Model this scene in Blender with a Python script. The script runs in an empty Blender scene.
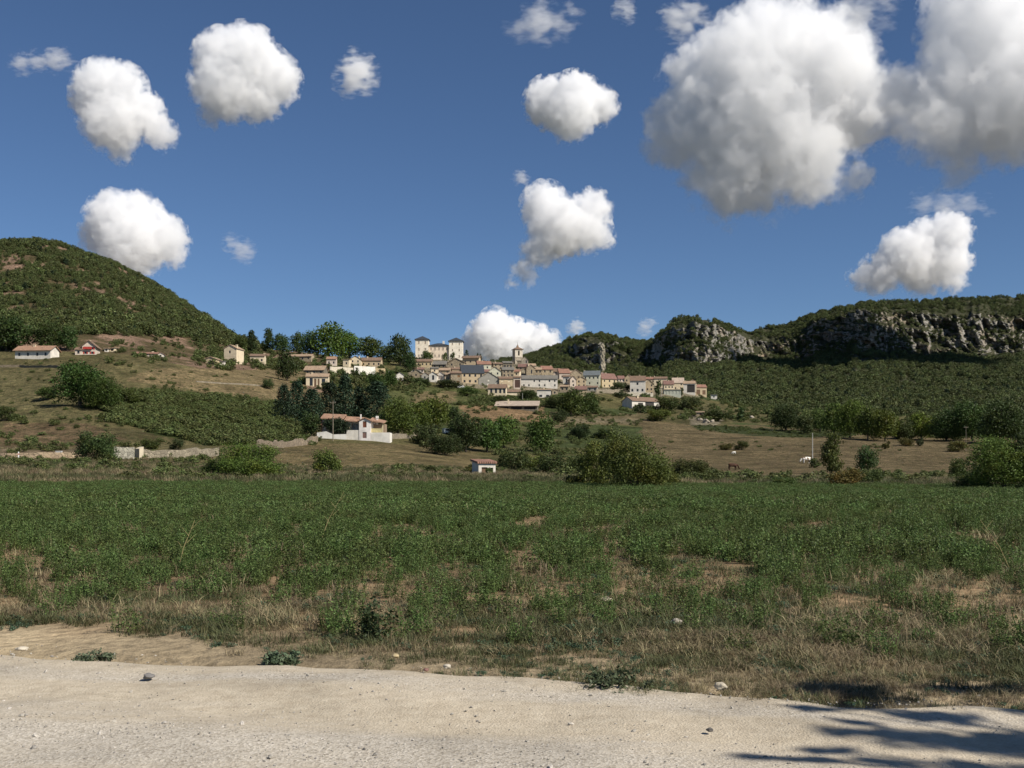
import bpy, bmesh, math, random
import numpy as np
from mathutils import Vector, Matrix

R = math.radians
F, HZ, CX, CH = 1098.0, 468.0, 512.0, 1.6      # focal length and horizon row in pixels, eye height in metres
scene = bpy.context.scene
COL = scene.collection
rng = np.random.default_rng(7)
random.seed(7)

# ------------------------------------------------------------------ noise
def _h(i, j, k, s):
    n = (i * 374761393 + j * 668265263 + k * 2147483647 + s * 974634777) & 0xFFFFFFFF
    n = ((n ^ (n >> 13)) * 1274126177) & 0xFFFFFFFF
    n = ((n ^ (n >> 15)) * 2246822519) & 0xFFFFFFFF
    return ((n ^ (n >> 16)) & 0xFFFF) / 65535.0

def vnoise(x, y, z=0.0, s=0):
    x, y, z = np.broadcast_arrays(np.asarray(x, float), np.asarray(y, float), np.asarray(z, float))
    i, j, k = np.floor(x).astype(np.int64), np.floor(y).astype(np.int64), np.floor(z).astype(np.int64)
    u, v, w = x - i, y - j, z - k
    u = u*u*u*(u*(u*6-15)+10); v = v*v*v*(v*(v*6-15)+10); w = w*w*w*(w*(w*6-15)+10)
    def l(a, b, t): return a + (b - a) * t
    c = [[[_h(i+a, j+b, k+d, s) for d in (0, 1)] for b in (0, 1)] for a in (0, 1)]
    return l(l(l(c[0][0][0], c[1][0][0], u), l(c[0][1][0], c[1][1][0], u), v),
             l(l(c[0][0][1], c[1][0][1], u), l(c[0][1][1], c[1][1][1], u), v), w)

def fbm(x, y, z=0.0, o=4, s=0, g=0.5):
    t, a, n, f = 0.0, 1.0, 0.0, 1.0
    for q in range(o):
        t = t + a * vnoise(np.asarray(x)*f, np.asarray(y)*f, np.asarray(z)*f, s + q*17)
        n += a; a *= g; f *= 2.03
    return t / n

def smooth(a, b, x):
    t = np.clip((np.asarray(x, float) - a) / (b - a), 0, 1)
    return t * t * (3 - 2 * t)

# ------------------------------------------------------------------ object helpers
def tag(o, label=None, cat=None, group=None, kind=None):
    if label: o['label'] = label
    if cat: o['category'] = cat
    if group: o['group'] = group
    if kind or cat: o['kind'] = kind or 'thing'
    return o

def mesh_np(name, v, f, mat=None, smooth_=False, attrs=None):
    v = np.asarray(v, np.float32); f = np.asarray(f, np.int32)
    me = bpy.data.meshes.new(name)
    k = f.shape[1]
    me.vertices.add(len(v)); me.vertices.foreach_set('co', v.ravel())
    me.loops.add(f.size); me.loops.foreach_set('vertex_index', f.ravel())
    me.polygons.add(len(f)); me.polygons.foreach_set('loop_start', np.arange(0, f.size, k, dtype=np.int32))
    me.polygons.foreach_set('use_smooth', np.full(len(f), smooth_, dtype=bool))
    me.update(calc_edges=True)
    if attrs:
        for an, (typ, data) in attrs.items():
            a = me.attributes.new(an, typ, 'POINT')
            key = {'FLOAT_COLOR': 'color', 'FLOAT_VECTOR': 'vector'}.get(typ, 'value')
            a.data.foreach_set(key, np.asarray(data).astype(np.int32 if typ == 'INT' else np.float32).ravel())
    if mat: me.materials.append(mat)
    return me

def link(name, data, parent=None, loc=(0, 0, 0), rz=0.0):
    o = bpy.data.objects.new(name, data)
    COL.objects.link(o)
    o.location = loc; o.rotation_euler = (0, 0, rz)
    if parent is not None: o.parent = parent
    return o

def empty(name, loc, rz=0.0):
    o = bpy.data.objects.new(name, None); COL.objects.link(o)
    o.location = loc; o.rotation_euler = (0, 0, rz); o.empty_display_size = 0.2
    return o

class MB:
    """collects polygons for one mesh"""
    def __init__(s): s.v, s.f = [], []
    def poly(s, pts):
        b = len(s.v); s.v += [tuple(p) for p in pts]; s.f.append(tuple(range(b, b + len(pts))))
    def box(s, x0, x1, y0, y1, z0, z1):
        b = len(s.v)
        s.v += [(x, y, z) for z in (z0, z1) for (x, y) in ((x0, y0), (x1, y0), (x1, y1), (x0, y1))]
        s.f += [(b+0, b+3, b+2, b+1), (b+4, b+5, b+6, b+7), (b+0, b+1, b+5, b+4), (b+1, b+2, b+6, b+5), (b+2, b+3, b+7, b+6), (b+3, b+0, b+4, b+7)]
    def tube(s, pts, rad, n=6, cap=True):
        pts = [Vector(p) for p in pts]
        rad = rad if isinstance(rad, (list, tuple)) else [rad] * len(pts)
        b0 = len(s.v)
        for i, p in enumerate(pts):
            d = (pts[min(i+1, len(pts)-1)] - pts[max(i-1, 0)]).normalized()
            a = d.cross(Vector((0, 0, 1)) if abs(d.z) < .9 else Vector((1, 0, 0))).normalized(); c = d.cross(a)
            for q in range(n):
                t = 2 * math.pi * q / n
                s.v.append(tuple(p + (a * math.cos(t) + c * math.sin(t)) * rad[i]))
        for i in range(len(pts) - 1):
            for q in range(n):
                s.f.append((b0+i*n+q, b0+i*n+(q+1) % n, b0+(i+1)*n+(q+1) % n, b0+(i+1)*n+q))
        if cap:
            s.f.append(tuple(b0 + q for q in range(n))[::-1]); s.f.append(tuple(b0 + (len(pts)-1)*n + q for q in range(n)))
    def mesh(s, name, mat):
        me = bpy.data.meshes.new(name); me.from_pydata(s.v, [], s.f)
        bm = bmesh.new(); bm.from_mesh(me); bmesh.ops.recalc_face_normals(bm, faces=bm.faces); bm.to_mesh(me); bm.free()
        me.update()
        if mat: me.materials.append(mat)
        return me
    def build(s, name, mat, parent=None, loc=(0, 0, 0)):
        return link(name, s.mesh(name, mat), parent, loc)

# ------------------------------------------------------------------ materials
class NT:
    def __init__(s, name):
        s.m = bpy.data.materials.new(name); s.m.use_nodes = True
        s.t = s.m.node_tree; s.t.nodes.clear()
        s.out = s.n('ShaderNodeOutputMaterial')
    def n(s, typ, **kw):
        q = s.t.nodes.new(typ)
        for k, v in kw.items():
            if k in q.inputs.keys() if isinstance(k, str) else False: q.inputs[k].default_value = v
            else: setattr(q, k, v)
        return q
    def l(s, a, b): s.t.links.new(a, b)
    def noise(s, vec, scale, detail=4, rough=.55, dist=0.0):
        q = s.n('ShaderNodeTexNoise'); q.inputs['Scale'].default_value = scale; q.inputs['Detail'].default_value = detail
        q.inputs['Roughness'].default_value = rough; q.inputs['Distortion'].default_value = dist
        if vec is not None: s.l(vec, q.inputs['Vector'])
        return q.outputs['Fac']
    def ramp(s, fac, stops):
        q = s.n('ShaderNodeValToRGB'); e = q.color_ramp.elements
        while len(e) < len(stops): e.new(.5)
        for el, (p, c) in zip(e, stops):
            el.position = p; el.color = (c if isinstance(c, (tuple, list)) else (c, c, c))[:3] + (1,) if isinstance(c, tuple) else (c, c, c, 1)
        s.l(fac, q.inputs['Fac']); return q.outputs['Color']
    def mix(s, fac, a, b, mode='MIX'):
        q = s.n('ShaderNodeMix', data_type='RGBA', blend_type=mode)
        for sock, v in ((q.inputs[0], fac), (q.inputs[6], a), (q.inputs[7], b)):
            if hasattr(v, 'is_linked'): s.l(v, sock)
            else: sock.default_value = v if isinstance(v, float) else tuple(v)[:3] + (1,)
        return q.outputs[2]
    def math(s, op, a, b=0.0, c=0.0):
        q = s.n('ShaderNodeMath', operation=op)
        for sock, v in zip(q.inputs, (a, b, c)):
            if hasattr(v, 'is_linked'): s.l(v, sock)
            else: sock.default_value = v
        return q.outputs[0]
    def bump(s, h, dist=.1, st=1.0):
        q = s.n('ShaderNodeBump'); q.inputs['Distance'].default_value = dist; q.inputs['Strength'].default_value = st
        s.l(h, q.inputs['Height']); return q.outputs['Normal']
    def surf(s, col, rough=.9, normal=None, spec=.2):
        q = s.n('ShaderNodeBsdfPrincipled'); q.inputs['Roughness'].default_value = rough
        q.inputs['Specular IOR Level'].default_value = spec
        if hasattr(col, 'is_linked'): s.l(col, q.inputs['Base Color'])
        else: q.inputs['Base Color'].default_value = tuple(col)[:3] + (1,)
        if normal is not None: s.l(normal, q.inputs['Normal'])
        s.l(q.outputs[0], s.out.inputs['Surface']); return s.m

_mc = {}
def M(kind, c, **kw):
    key = (kind, tuple(c))
    if key in _mc: return _mc[key]
    t = NT(kind); tc = t.n('ShaderNodeTexCoord').outputs['Object']
    c = tuple(c)
    def sc(k): return tuple(min(1, x * k) for x in c)
    if kind == 'plaster':
        a = t.noise(tc, .5, 6, .65); b = t.noise(tc, 3.0, 5, .6)
        mp = t.n('ShaderNodeMapping'); mp.inputs['Scale'].default_value = (1.6, 1.6, .12); t.l(tc, mp.inputs['Vector'])
        st = t.noise(mp.outputs[0], 1.2, 4)
        col = t.ramp(a, [(.3, sc(.72)), (.55, c), (.75, sc(1.08))])
        col = t.mix(t.math('MULTIPLY', t.ramp(st, [(.5, 0.0), (.75, 1.0)]), .35), col, sc(.55))
        _mc[key] = t.surf(col, .9, t.bump(b, .03, .5))
    elif kind == 'stone':
        vo = t.n('ShaderNodeTexVoronoi'); vo.inputs['Scale'].default_value = 1.9; t.l(tc, vo.inputs['Vector'])
        col = t.ramp(vo.outputs['Color'], [(.0, sc(.6)), (.5, c), (1.0, sc(1.35))])
        a = t.noise(tc, .35, 5, .6)
        col = t.mix(t.ramp(a, [(.35, 0.0), (.7, .6)]), col, (c[0]*.62, c[1]*.62, c[2]*.66))
        vd = t.n('ShaderNodeTexVoronoi', feature='DISTANCE_TO_EDGE'); vd.inputs['Scale'].default_value = 1.9; t.l(tc, vd.inputs['Vector'])
        _mc[key] = t.surf(col, .95, t.bump(t.ramp(vd.outputs['Distance'], [(0, 0.0), (.12, 1.0)]), .08, .8))
    elif kind == 'tiles':
        w = t.n('ShaderNodeTexWave', bands_direction='X'); w.inputs['Scale'].default_value = 1.1; w.inputs['Distortion'].default_value = .4; t.l(tc, w.inputs['Vector'])
        a = t.noise(tc, .6, 5, .65); b = t.noise(tc, 3.2, 3, .7)
        col = t.ramp(b, [(.3, sc(.6)), (.5, c), (.72, sc(1.3))])
        col = t.mix(t.ramp(a, [(.42, 0.0), (.7, .7)]), col, (c[0]*.5+.02, c[1]*.5+.025, c[2]*.5+.02))
        _mc[key] = t.surf(col, .85, t.bump(w.outputs['Fac'], .08, .8))
    elif kind == 'glass':
        _mc[key] = t.surf(c, .15, None, .5)
    else:
        b = t.noise(tc, 2.5, 5, .6)
        _mc[key] = t.surf(t.ramp(b, [(.3, sc(.75)), (.7, sc(1.15))]), kw.get('rough', .7), t.bump(b, .02, .4))
    return _mc[key]

def leaf_mat(name, c, trans=.25, var=.45, yellow=(.16, .12, .02), yam=.25, patch=True):
    t = NT(name)
    g = t.n('ShaderNodeNewGeometry'); oi = t.n('ShaderNodeObjectInfo'); tc = t.n('ShaderNodeTexCoord').outputs['Object']
    r = g.outputs['Random Per Island']
    dk = tuple(x * (1 - var) for x in c); lt = tuple(min(1, x * (1 + var)) for x in c)
    col = t.ramp(r, [(0, dk), (.5, c), (1, lt)])
    if patch:
        p = t.noise(tc, 3.0, 3, .6)
        col = t.mix(t.math('MULTIPLY', t.ramp(p, [(.5, 0.0), (.68, 1.0)]), yam), col, yellow)
    hs = t.n('ShaderNodeHueSaturation')
    t.l(t.math('MULTIPLY_ADD', oi.outputs['Random'], .035, .483), hs.inputs['Hue'])
    t.l(t.math('MULTIPLY_ADD', oi.outputs['Random'], .5, .75), hs.inputs['Value'])
    at = t.n('ShaderNodeAttribute', attribute_type='OBJECT', attribute_name='tone')
    col = t.mix(1.0, col, t.n('ShaderNodeRGB').outputs[0], 'MIX') if False else col
    t.l(col, hs.inputs['Color'])
    # a thing may carry its own leaf tone (a species of yellower or bluer leaf)
    mul = t.n('ShaderNodeMix', data_type='RGBA', blend_type='MULTIPLY'); mul.inputs[0].default_value = 1
    has = t.math('GREATER_THAN', at.outputs['Alpha'], .5)
    q = t.n('ShaderNodeMix', data_type='RGBA'); t.l(has, q.inputs[0]); q.inputs[6].default_value = (1, 1, 1, 1); t.l(at.outputs['Color'], q.inputs[7])
    t.l(hs.outputs[0], mul.inputs[6]); t.l(q.outputs[2], mul.inputs[7])
    cc = mul.outputs[2]
    d = t.n('ShaderNodeBsdfPrincipled'); d.inputs['Roughness'].default_value = .6; d.inputs['Specular IOR Level'].default_value = .25
    t.l(cc, d.inputs['Base Color'])
    tr = t.n('ShaderNodeBsdfTranslucent'); t.l(cc, tr.inputs['Color'])
    mx = t.n('ShaderNodeMixShader'); mx.inputs[0].default_value = trans
    t.l(d.outputs[0], mx.inputs[1]); t.l(tr.outputs[0], mx.inputs[2]); t.l(mx.outputs[0], t.out.inputs['Surface'])
    return t.m

# ------------------------------------------------------------------ the lie of the land
DEP = np.array([60, 100, 120, 150, 200, 280, 350, 450, 550, 650, 720, 780, 850, 1000, 1300, 1800, 3000, 12000], float)
ROW = {
 -900: [497, 484, 476, 466, 450, 425, 400, 370, 345, 330, 320, 315, 310, 330, 380, 420, 445, 462],
 -300: [497, 484, 475, 462, 446, 420, 395, 362, 330, 296, 273, 258, 251, 281, 360, 420, 445, 462],
 0: [497, 484, 473, 461, 446, 415, 388, 359, 330, 290, 265, 248, 239, 276, 360, 420, 445, 462],
 35: [497, 484, 473, 460, 446, 412, 386, 358, 328, 287, 261, 244, 235, 274, 360, 420, 445, 462],
 100: [497, 484, 473, 460, 445, 410, 385, 358, 334, 301, 279, 263, 252, 286, 365, 420, 445, 462],
 150: [497, 484, 474, 461, 446, 417, 391, 364, 347, 323, 303, 290, 280, 304, 372, 420, 445, 462],
 200: [497, 484, 474, 463, 449, 426, 403, 375, 359, 344, 330, 319, 310, 328, 380, 425, 445, 462],
 240: [497, 484, 475, 465, 451, 430, 408, 380, 365, 355, 349, 346, 344, 352, 385, 425, 445, 462],
 300: [497, 484, 476, 467, 454, 437, 417, 393, 375, 364, 358, 355, 354, 362, 390, 428, 445, 462],
 350: [497, 484, 476, 468, 455.5, 437, 421, 400, 385, 372, 362, 357, 356, 366, 395, 428, 445, 462],
 400: [497, 484, 477, 470, 459, 439.5, 427, 409, 393, 380, 368, 360, 360, 370, 398, 428, 445, 462],
 430: [497, 484, 477, 471, 461, 446, 433, 414, 398, 386, 372, 360, 360, 370, 398, 428, 445, 462],
 460: [497, 484, 478, 472, 464, 452, 438, 419, 403, 389, 374, 360, 360, 372, 400, 428, 445, 462],
 500: [497, 484, 478, 473, 466, 455, 441, 422, 408, 394, 378, 363, 362, 375, 402, 428, 445, 462],
 550: [497, 485, 479, 474, 467, 458, 445, 428, 413, 400, 385, 370, 367, 378, 404, 428, 445, 462],
 600: [497, 485, 479, 474, 468, 460, 448, 432, 418, 403, 389, 378, 376, 384, 406, 428, 445, 462],
 650: [497, 485, 480, 475, 469, 462, 449, 434, 421, 407, 396, 388, 386, 392, 410, 430, 445, 462],
 700: [497, 486, 481, 476, 470, 464, 450, 436, 425, 413, 403, 397, 396, 402, 414, 432, 445, 462],
 750: [497, 486, 481, 477, 471, 465, 451, 437, 427, 419, 412, 409, 408, 410, 418, 432, 445, 462],
 800: [497, 486, 481, 477, 471, 465, 450, 438, 430, 424, 420, 417, 415, 414, 420, 432, 445, 462],
 900: [497, 487, 482, 478, 472, 465, 447, 440, 433, 427, 422, 419, 416, 414, 420, 432, 445, 462],
 1000: [497, 488, 483, 479, 474, 467, 452, 442, 434, 427, 421, 418, 415, 413, 420, 432, 445, 462],
 1924: [497, 488, 483, 479, 474, 467, 452, 442, 434, 427, 421, 418, 415, 413, 420, 432, 445, 462],
}
PXA = np.arange(-900, 1925, 4.0)
LYA = np.linspace(math.log(60), math.log(12000), 520)
def _gauss(a, sig, ax):
    n = int(sig * 3); k = np.exp(-.5 * (np.arange(-n, n+1) / sig) ** 2); k /= k.sum()
    pad = [(0, 0)] * a.ndim; pad[ax] = (n, n)
    b = np.pad(a, pad, mode='edge')
    return np.apply_along_axis(lambda r: np.convolve(r, k, 'valid'), ax, b)
_cols = np.array(sorted(ROW)); _tab = np.array([ROW[c] for c in _cols], float)
_t1 = np.array([np.interp(PXA, _cols, _tab[:, q]) for q in range(len(DEP))])             # depth x px
_t2 = np.array([np.interp(LYA, np.log(DEP), _t1[:, q]) for q in range(len(PXA))]).T      # logY x px
_t2 = _gauss(_gauss(_t2, 4.0, 0), 5.0, 1)
TAB = CH + (HZ - _t2) / F * np.exp(LYA)[:, None]

def zbase(px, Y):
    px, Y = np.broadcast_arrays(np.asarray(px, float), np.asarray(Y, float))
    a = np.clip((px - PXA[0]) / 4.0, 0, len(PXA) - 1.001)
    b = np.clip((np.log(np.maximum(Y, 60)) - LYA[0]) / (LYA[1] - LYA[0]), 0, len(LYA) - 1.001)
    i, j = a.astype(int), b.astype(int); u, v = a - i, b - j
    z = (TAB[j, i]*(1-u) + TAB[j, i+1]*u)*(1-v) + (TAB[j+1, i]*(1-u) + TAB[j+1, i+1]*u)*v
    return np.where(Y < 60, z * np.clip(Y / 60, 0, 1), z)

def zter(px, Y):
    """height of the ground at column px and depth Y"""
    px, Y = np.broadcast_arrays(np.asarray(px, float), np.asarray(Y, float))
    x = (px - CX) / F * np.maximum(Y, 60)
    z = zbase(px, Y)
    far = smooth(90, 160, Y)
    z = z + far * (fbm(x / 40, Y / 40, 0, 4, 3) - .5) * np.clip(.006 * Y, 0, 5)
    ter = smooth(130, 170, Y) * (1 - smooth(430, 520, Y)) * (1 - smooth(330, 420, px))
    z = z + ter * .55 * np.sin(z * 2 * math.pi / 4.2 + 3 * fbm(x / 60, Y / 60, 0, 2, 9))
    return z

def road_edge(x): return 8.19 - .275 * x
def zat(x, Y):
    """height of the ground at the point x, Y"""
    return float(zter(CX + F * x / max(Y, 60.0), Y))

_YS = np.exp(np.linspace(math.log(6), math.log(1500), 3000))
_ac = {}
def at(px, py):
    """the visible ground point in image column px, row py: x, depth, height"""
    q = round(px / 2) * 2
    if q not in _ac:
        c = zter(CX + (q - CX) * _YS / np.maximum(_YS, 60), _YS); _ac[q] = (c, HZ - (c - CH) * F / _YS)
    c, rows = _ac[q]
    k = np.argmax(rows <= py)
    if rows[k] > py: k = np.argmin(rows)
    Y = float(_YS[k]); return (px - CX) / F * Y, Y, float(c[k])
# ------------------------------------------------------------------ ground sheet
def in_poly(px, py, poly):
    ins = np.zeros(px.shape, bool); n = len(poly)
    for i in range(n):
        x0, y0 = poly[i]; x1, y1 = poly[(i+1) % n]
        c = ((y0 > py) != (y1 > py)) & (px < (x1 - x0) * (py - y0) / (y1 - y0 + 1e-9) + x0)
        ins ^= c
    return ins

ZONES = [  # fields and bare patches as they lie on the slope: outline (column, row where seen from the road), albedo
 ([(-900, 340), (330, 345), (330, 462), (-900, 466)], (.125, .105, .05)),
 ([(150, 368), (300, 370), (310, 402), (230, 394), (128, 381)], (.20, .15, .08)),
 ([(0, 374), (62, 378), (75, 402), (120, 412), (0, 422)], (.135, .115, .055)),
 ([(-300, 372), (0, 374), (0, 425), (-300, 430)], (.13, .11, .055)),
 ([(96, 396), (150, 388), (230, 396), (312, 408), (300, 440), (210, 446), (105, 420)], (.055, .07, .022)),
 ([(0, 424), (90, 424), (130, 440), (100, 447), (0, 448)], (.15, .105, .06)),
 ([(-300, 449), (95, 449), (85, 459), (-300, 461)], (.24, .18, .115)),
 ([(285, 441), (480, 446), (482, 474), (270, 469)], (.17, .13, .065)),
 ([(385, 388), (470, 386), (525, 404), (480, 430), (395, 414)], (.10, .105, .04)),
 ([(415, 392), (458, 392), (452, 403), (412, 403)], (.19, .145, .075)),
 ([(458, 405), (546, 406), (545, 421), (468, 423)], (.24, .155, .085)),
 ([(545, 413), (662, 413), (640, 424), (550, 428)], (.16, .125, .07)),
 ([(560, 418), (648, 419), (640, 423), (570, 424)], (.20, .16, .10)),
 ([(640, 420), (985, 438), (972, 473), (640, 479)], (.15, .112, .062)),
 ([(1000, 436), (1900, 438), (1900, 470), (980, 470)], (.13, .09, .05)),
 ([(688, 424), (856, 433), (848, 437), (790, 438), (700, 431)], (.045, .055, .022)),
 ([(660, 400), (760, 408), (790, 424), (690, 424), (640, 416)], (.11, .095, .045)),
 ([(405, 360), (470, 358), (520, 362), (600, 374), (705, 388), (700, 398), (560, 392), (500, 391), (440, 383), (408, 378)], (.24, .20, .14)),
 ([(690, 414), (722, 418), (715, 426), (690, 425)], (.22, .185, .13)),
]

def ground_colour(px, Y, z):
    row = HZ - (z - CH) * F / np.maximum(Y, 1)
    x = (px - CX) / F * np.maximum(Y, 60)
    jx = (fbm(x / 9, Y / 14, 0, 3, 31) - .5) * 14; jy = (fbm(x / 9, Y / 14, 0, 3, 37) - .5) * 4.5
    n = px.size
    c = np.tile(np.array([.13, .112, .05]), (n, 1))
    g = fbm(x / 30, Y / 40, 0, 3, 41)
    c = c * (1 - smooth(.45, .65, g)[:, None]) + np.array([.06, .075, .028]) * smooth(.45, .65, g)[:, None]
    hill = (Y > 470) & (px < 330)
    r = fbm(x / 14, z / 10, Y / 20, 4, 47)
    hc = np.array([.10, .075, .04])[None] * (1 - smooth(.48, .62, r)[:, None]) + np.array([.24, .155, .11])[None] * smooth(.48, .62, r)[:, None]
    c = np.where(hill[:, None], hc, c)
    for poly, a in ZONES:
        m = in_poly(px + jx, row + jy, poly) & (Y > 105)
        if poly[0][0] == -900: m &= (Y < 480)
        k = (fbm(x / 6, Y / 9, 0, 3, 53) - .5) * .5 + 1
        c = np.where(m[:, None], np.array(a)[None] * k[:, None], c)
    # valley meadow between the crop and the slope
    b = smooth(97, 101, Y) * (1 - smooth(118, 130, Y))
    c = c * (1 - b[:, None]) + np.array([.15, .12, .05])[None] * b[:, None]
    f = 1 - smooth(96, 100, Y)
    soil = np.array([.235, .165, .095])[None] * (.8 + .4 * fbm(x / 2, Y / 2, 0, 3, 59))[:, None]
    c = c * (1 - f[:, None]) + soil * f[:, None]
    d = Y - road_edge(x)
    v = (1 - smooth(.9, 2.6, d + (fbm(x, Y, 0, 3, 61) - .5) * 1.5)) * (Y < 40)
    return c * (1 - v[:, None]) + np.array([.36, .285, .18])[None] * v[:, None]

def terrain_material():
    t = NT('earth'); geo = t.n('ShaderNodeNewGeometry'); pos = geo.outputs['Position']
    a = t.n('ShaderNodeAttribute', attribute_name='soil_colour')
    sp = t.n('ShaderNodeSeparateXYZ'); t.l(pos, sp.inputs[0])
    n1 = t.noise(pos, .35, 6, .7); n2 = t.noise(pos, 7.0, 6, .65); n3 = t.noise(pos, .06, 6, .68); n4 = t.noise(pos, 40.0, 3, .6)
    col = t.mix(1.0, a.outputs['Color'], t.ramp(n1, [(.3, .45), (.5, .95), (.72, 1.45)]), 'MULTIPLY')
    col = t.mix(1.0, col, t.ramp(n3, [(.32, .55), (.5, 1.0), (.68, 1.35)]), 'MULTIPLY')
    col = t.mix(.8, col, t.ramp(n2, [(.32, .5), (.5, 1.0), (.7, 1.35)]), 'MULTIPLY')
    far = t.ramp(t.math('DIVIDE', sp.outputs[1], 1000), [(.10, 0.0), (.2, 1.0)])
    gr = t.noise(pos, .9, 5, .7)
    col = t.mix(t.math('MULTIPLY', far, t.ramp(gr, [(.50, 0.0), (.60, .8)])), col, (.04, .05, .018))
    h = t.math('ADD', t.math('MULTIPLY', n2, .06), t.math('MULTIPLY', n4, .012))
    h = t.math('ADD', h, t.math('MULTIPLY', t.math('MULTIPLY', n1, far), 2.0))
    return t.surf(col, .97, t.bump(h, 1.0, .9), .05)

def build_ground():
    px = np.unique(np.concatenate([np.arange(-900, -40, 16.0), np.arange(-40, 1064, 3.0), np.arange(1064, 1925, 16.0)]))
    Y = np.concatenate([np.linspace(-45, 4, 14), np.arange(4.5, 22, .35), np.arange(22, 60, 1.2), np.exp(np.linspace(math.log(60), math.log(1300), 420)), np.exp(np.linspace(math.log(1340), math.log(14000), 34))])
    P, YY = np.meshgrid(px, Y); p, y = P.ravel(), YY.ravel()
    z = zter(p, y); x = (p - CX) / F * np.maximum(y, 60)
    near = (y < 100)
    z = z + near * ((fbm(x * 1.3, y * 1.3, 0, 4, 5) - .5) * .10 * smooth(0.2, 1.5, y - road_edge(x)))
    z = np.where(y < road_edge(x) + .15, z - .06, z)
    c = ground_colour(p, np.maximum(y, 1), z)
    n, m = len(px), len(Y)
    i = np.arange(n * m).reshape(m, n)
    f = np.stack([i[:-1, :-1], i[:-1, 1:], i[1:, 1:], i[1:, :-1]], -1).reshape(-1, 4)
    me = mesh_np('ground', np.stack([x, y, z], 1), f, terrain_material(), True,
                 {'soil_colour': ('FLOAT_COLOR', np.concatenate([c, np.ones((len(c), 1))], 1))})
    tag(link('ground', me), kind='structure')

def build_road():
    t = NT('gravel'); pos = t.n('ShaderNodeNewGeometry').outputs['Position']
    a = t.n('ShaderNodeAttribute', attribute_name='wear')
    n1 = t.noise(pos, .9, 6, .6); n2 = t.noise(pos, 9, 6, .7); n3 = t.noise(pos, 55, 4, .7)
    mp = t.n('ShaderNodeMapping'); mp.inputs['Rotation'].default_value = (0, 0, math.atan(.275)); mp.inputs['Scale'].default_value = (.25, 2.2, 1); t.l(pos, mp.inputs['Vector'])
    tr = t.noise(mp.outputs[0], 1.0, 4, .6)
    vo = t.n('ShaderNodeTexVoronoi'); vo.inputs['Scale'].default_value = 62; t.l(pos, vo.inputs['Vector'])
    grav = t.ramp(vo.outputs['Color'], [(.05, (.26, .23, .185)), (.45, (.44, .395, .325)), (.9, (.57, .525, .45))])
    dust = t.ramp(n2, [(.3, (.38, .32, .235)), (.55, (.47, .405, .305)), (.75, (.54, .475, .365))])
    k = t.math('ADD', t.math('MULTIPLY', a.outputs['Fac'], .9), t.math('MULTIPLY_ADD', tr, 1.4, -.75))
    col = t.mix(t.ramp(k, [(.2, 0.0), (.75, .85)]), dust, grav)
    col = t.mix(1.0, col, t.ramp(n1, [(.3, .78), (.5, 1.0), (.7, 1.1)]), 'MULTIPLY')
    col = t.mix(.5, col, t.ramp(n3, [(.32, .7), (.5, 1.0), (.68, 1.2)]), 'MULTIPLY')
    h = t.math('ADD', t.math('MULTIPLY', n3, .012), t.math('MULTIPLY', vo.outputs['Distance'], .006))
    h = t.math('ADD', h, t.math('MULTIPLY', n2, .006))
    mat = t.surf(col, .97, t.bump(h, 1.0, .7), .08)
    # s runs along the road, w across it (0 = far edge, 5.2 = the edge the photographer stands by)
    s = np.concatenate([np.arange(-40, -9, .8), np.arange(-9, 9, .09), np.arange(9, 40, .8)])
    w = np.concatenate([np.arange(-.5, 3.2, .07), np.arange(3.2, 5.4, .15)])
    S, W = np.meshgrid(s, w)
    d = Vector((1, -.275)).normalized()
    ox, oy = 0, 8.19
    Wn = W + (fbm(S * .6, W * 0, 0, 3, 71) - .5) * .7 * (1 - smooth(.3, 1.9, W))
    X = ox + S * d.x + Wn * d.y * 1.0; Yv = oy + S * d.y - Wn * d.x
    X = ox + S * d.x + Wn * d.y; 
    rut = -.035 * np.exp(-((W - 1.5) / .38) ** 2) - .035 * np.exp(-((W - 3.2) / .38) ** 2)
    Z = .035 + rut + (fbm(X * 1.1, Yv * 1.1, 0, 4, 73) - .5) * .06 + (fbm(X * 9, Yv * 9, 0, 2, 79) - .5) * .005
    edge = np.minimum(smooth(-.5, .35, W), 1 - smooth(4.4, 5.2, W))
    Z = Z * edge - .12 * (1 - edge) * smooth(0, 1, 1 - edge)
    wear = np.exp(-((W - 2.4) / .8) ** 2) + .7 * np.exp(-((W - .55) / .3) ** 2)
    i = np.arange(S.size).reshape(S.shape)
    f = np.stack([i[:-1, :-1], i[:-1, 1:], i[1:, 1:], i[1:, :-1]], -1).reshape(-1, 4)[:, ::-1]
    me = mesh_np('gravel_road', np.stack([X.ravel(), Yv.ravel(), Z.ravel()], 1), f, mat, True, {'wear': ('FLOAT', wear.ravel())})
    tag(link('gravel_road', me), kind='structure')

# ------------------------------------------------------------------ the limestone mountain on the right
MPX = [380, 430, 470, 510, 525, 545, 560, 580, 595, 604, 615, 635, 652, 660, 668, 680, 700, 720, 735, 745, 770, 800, 815, 835, 860, 900, 960, 1024, 1150, 1300, 1500, 1924]
SKY = [372, 368, 364, 360, 357, 350, 344, 336, 334, 336, 339, 342, 343, 334, 325, 320, 320, 324, 330, 333, 329, 322, 315, 309, 304, 301, 299, 296, 290, 286, 296, 310]   # ridge
CT  = [372, 369, 366, 362, 360, 354, 349, 339, 337, 339, 345, 348, 349, 339, 330, 324, 324, 327, 333, 341, 340, 333, 322, 316, 311, 314, 316, 316, 312, 310, 318, 328]   # head of the cliff
CB  = [373, 370, 367, 363, 362, 358, 356, 362, 370, 372, 364, 360, 361, 362, 363, 363, 363, 364, 362, 357, 357, 358, 356, 352, 352, 350, 352, 352, 350, 350, 352, 354]   # foot of the cliff
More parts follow.
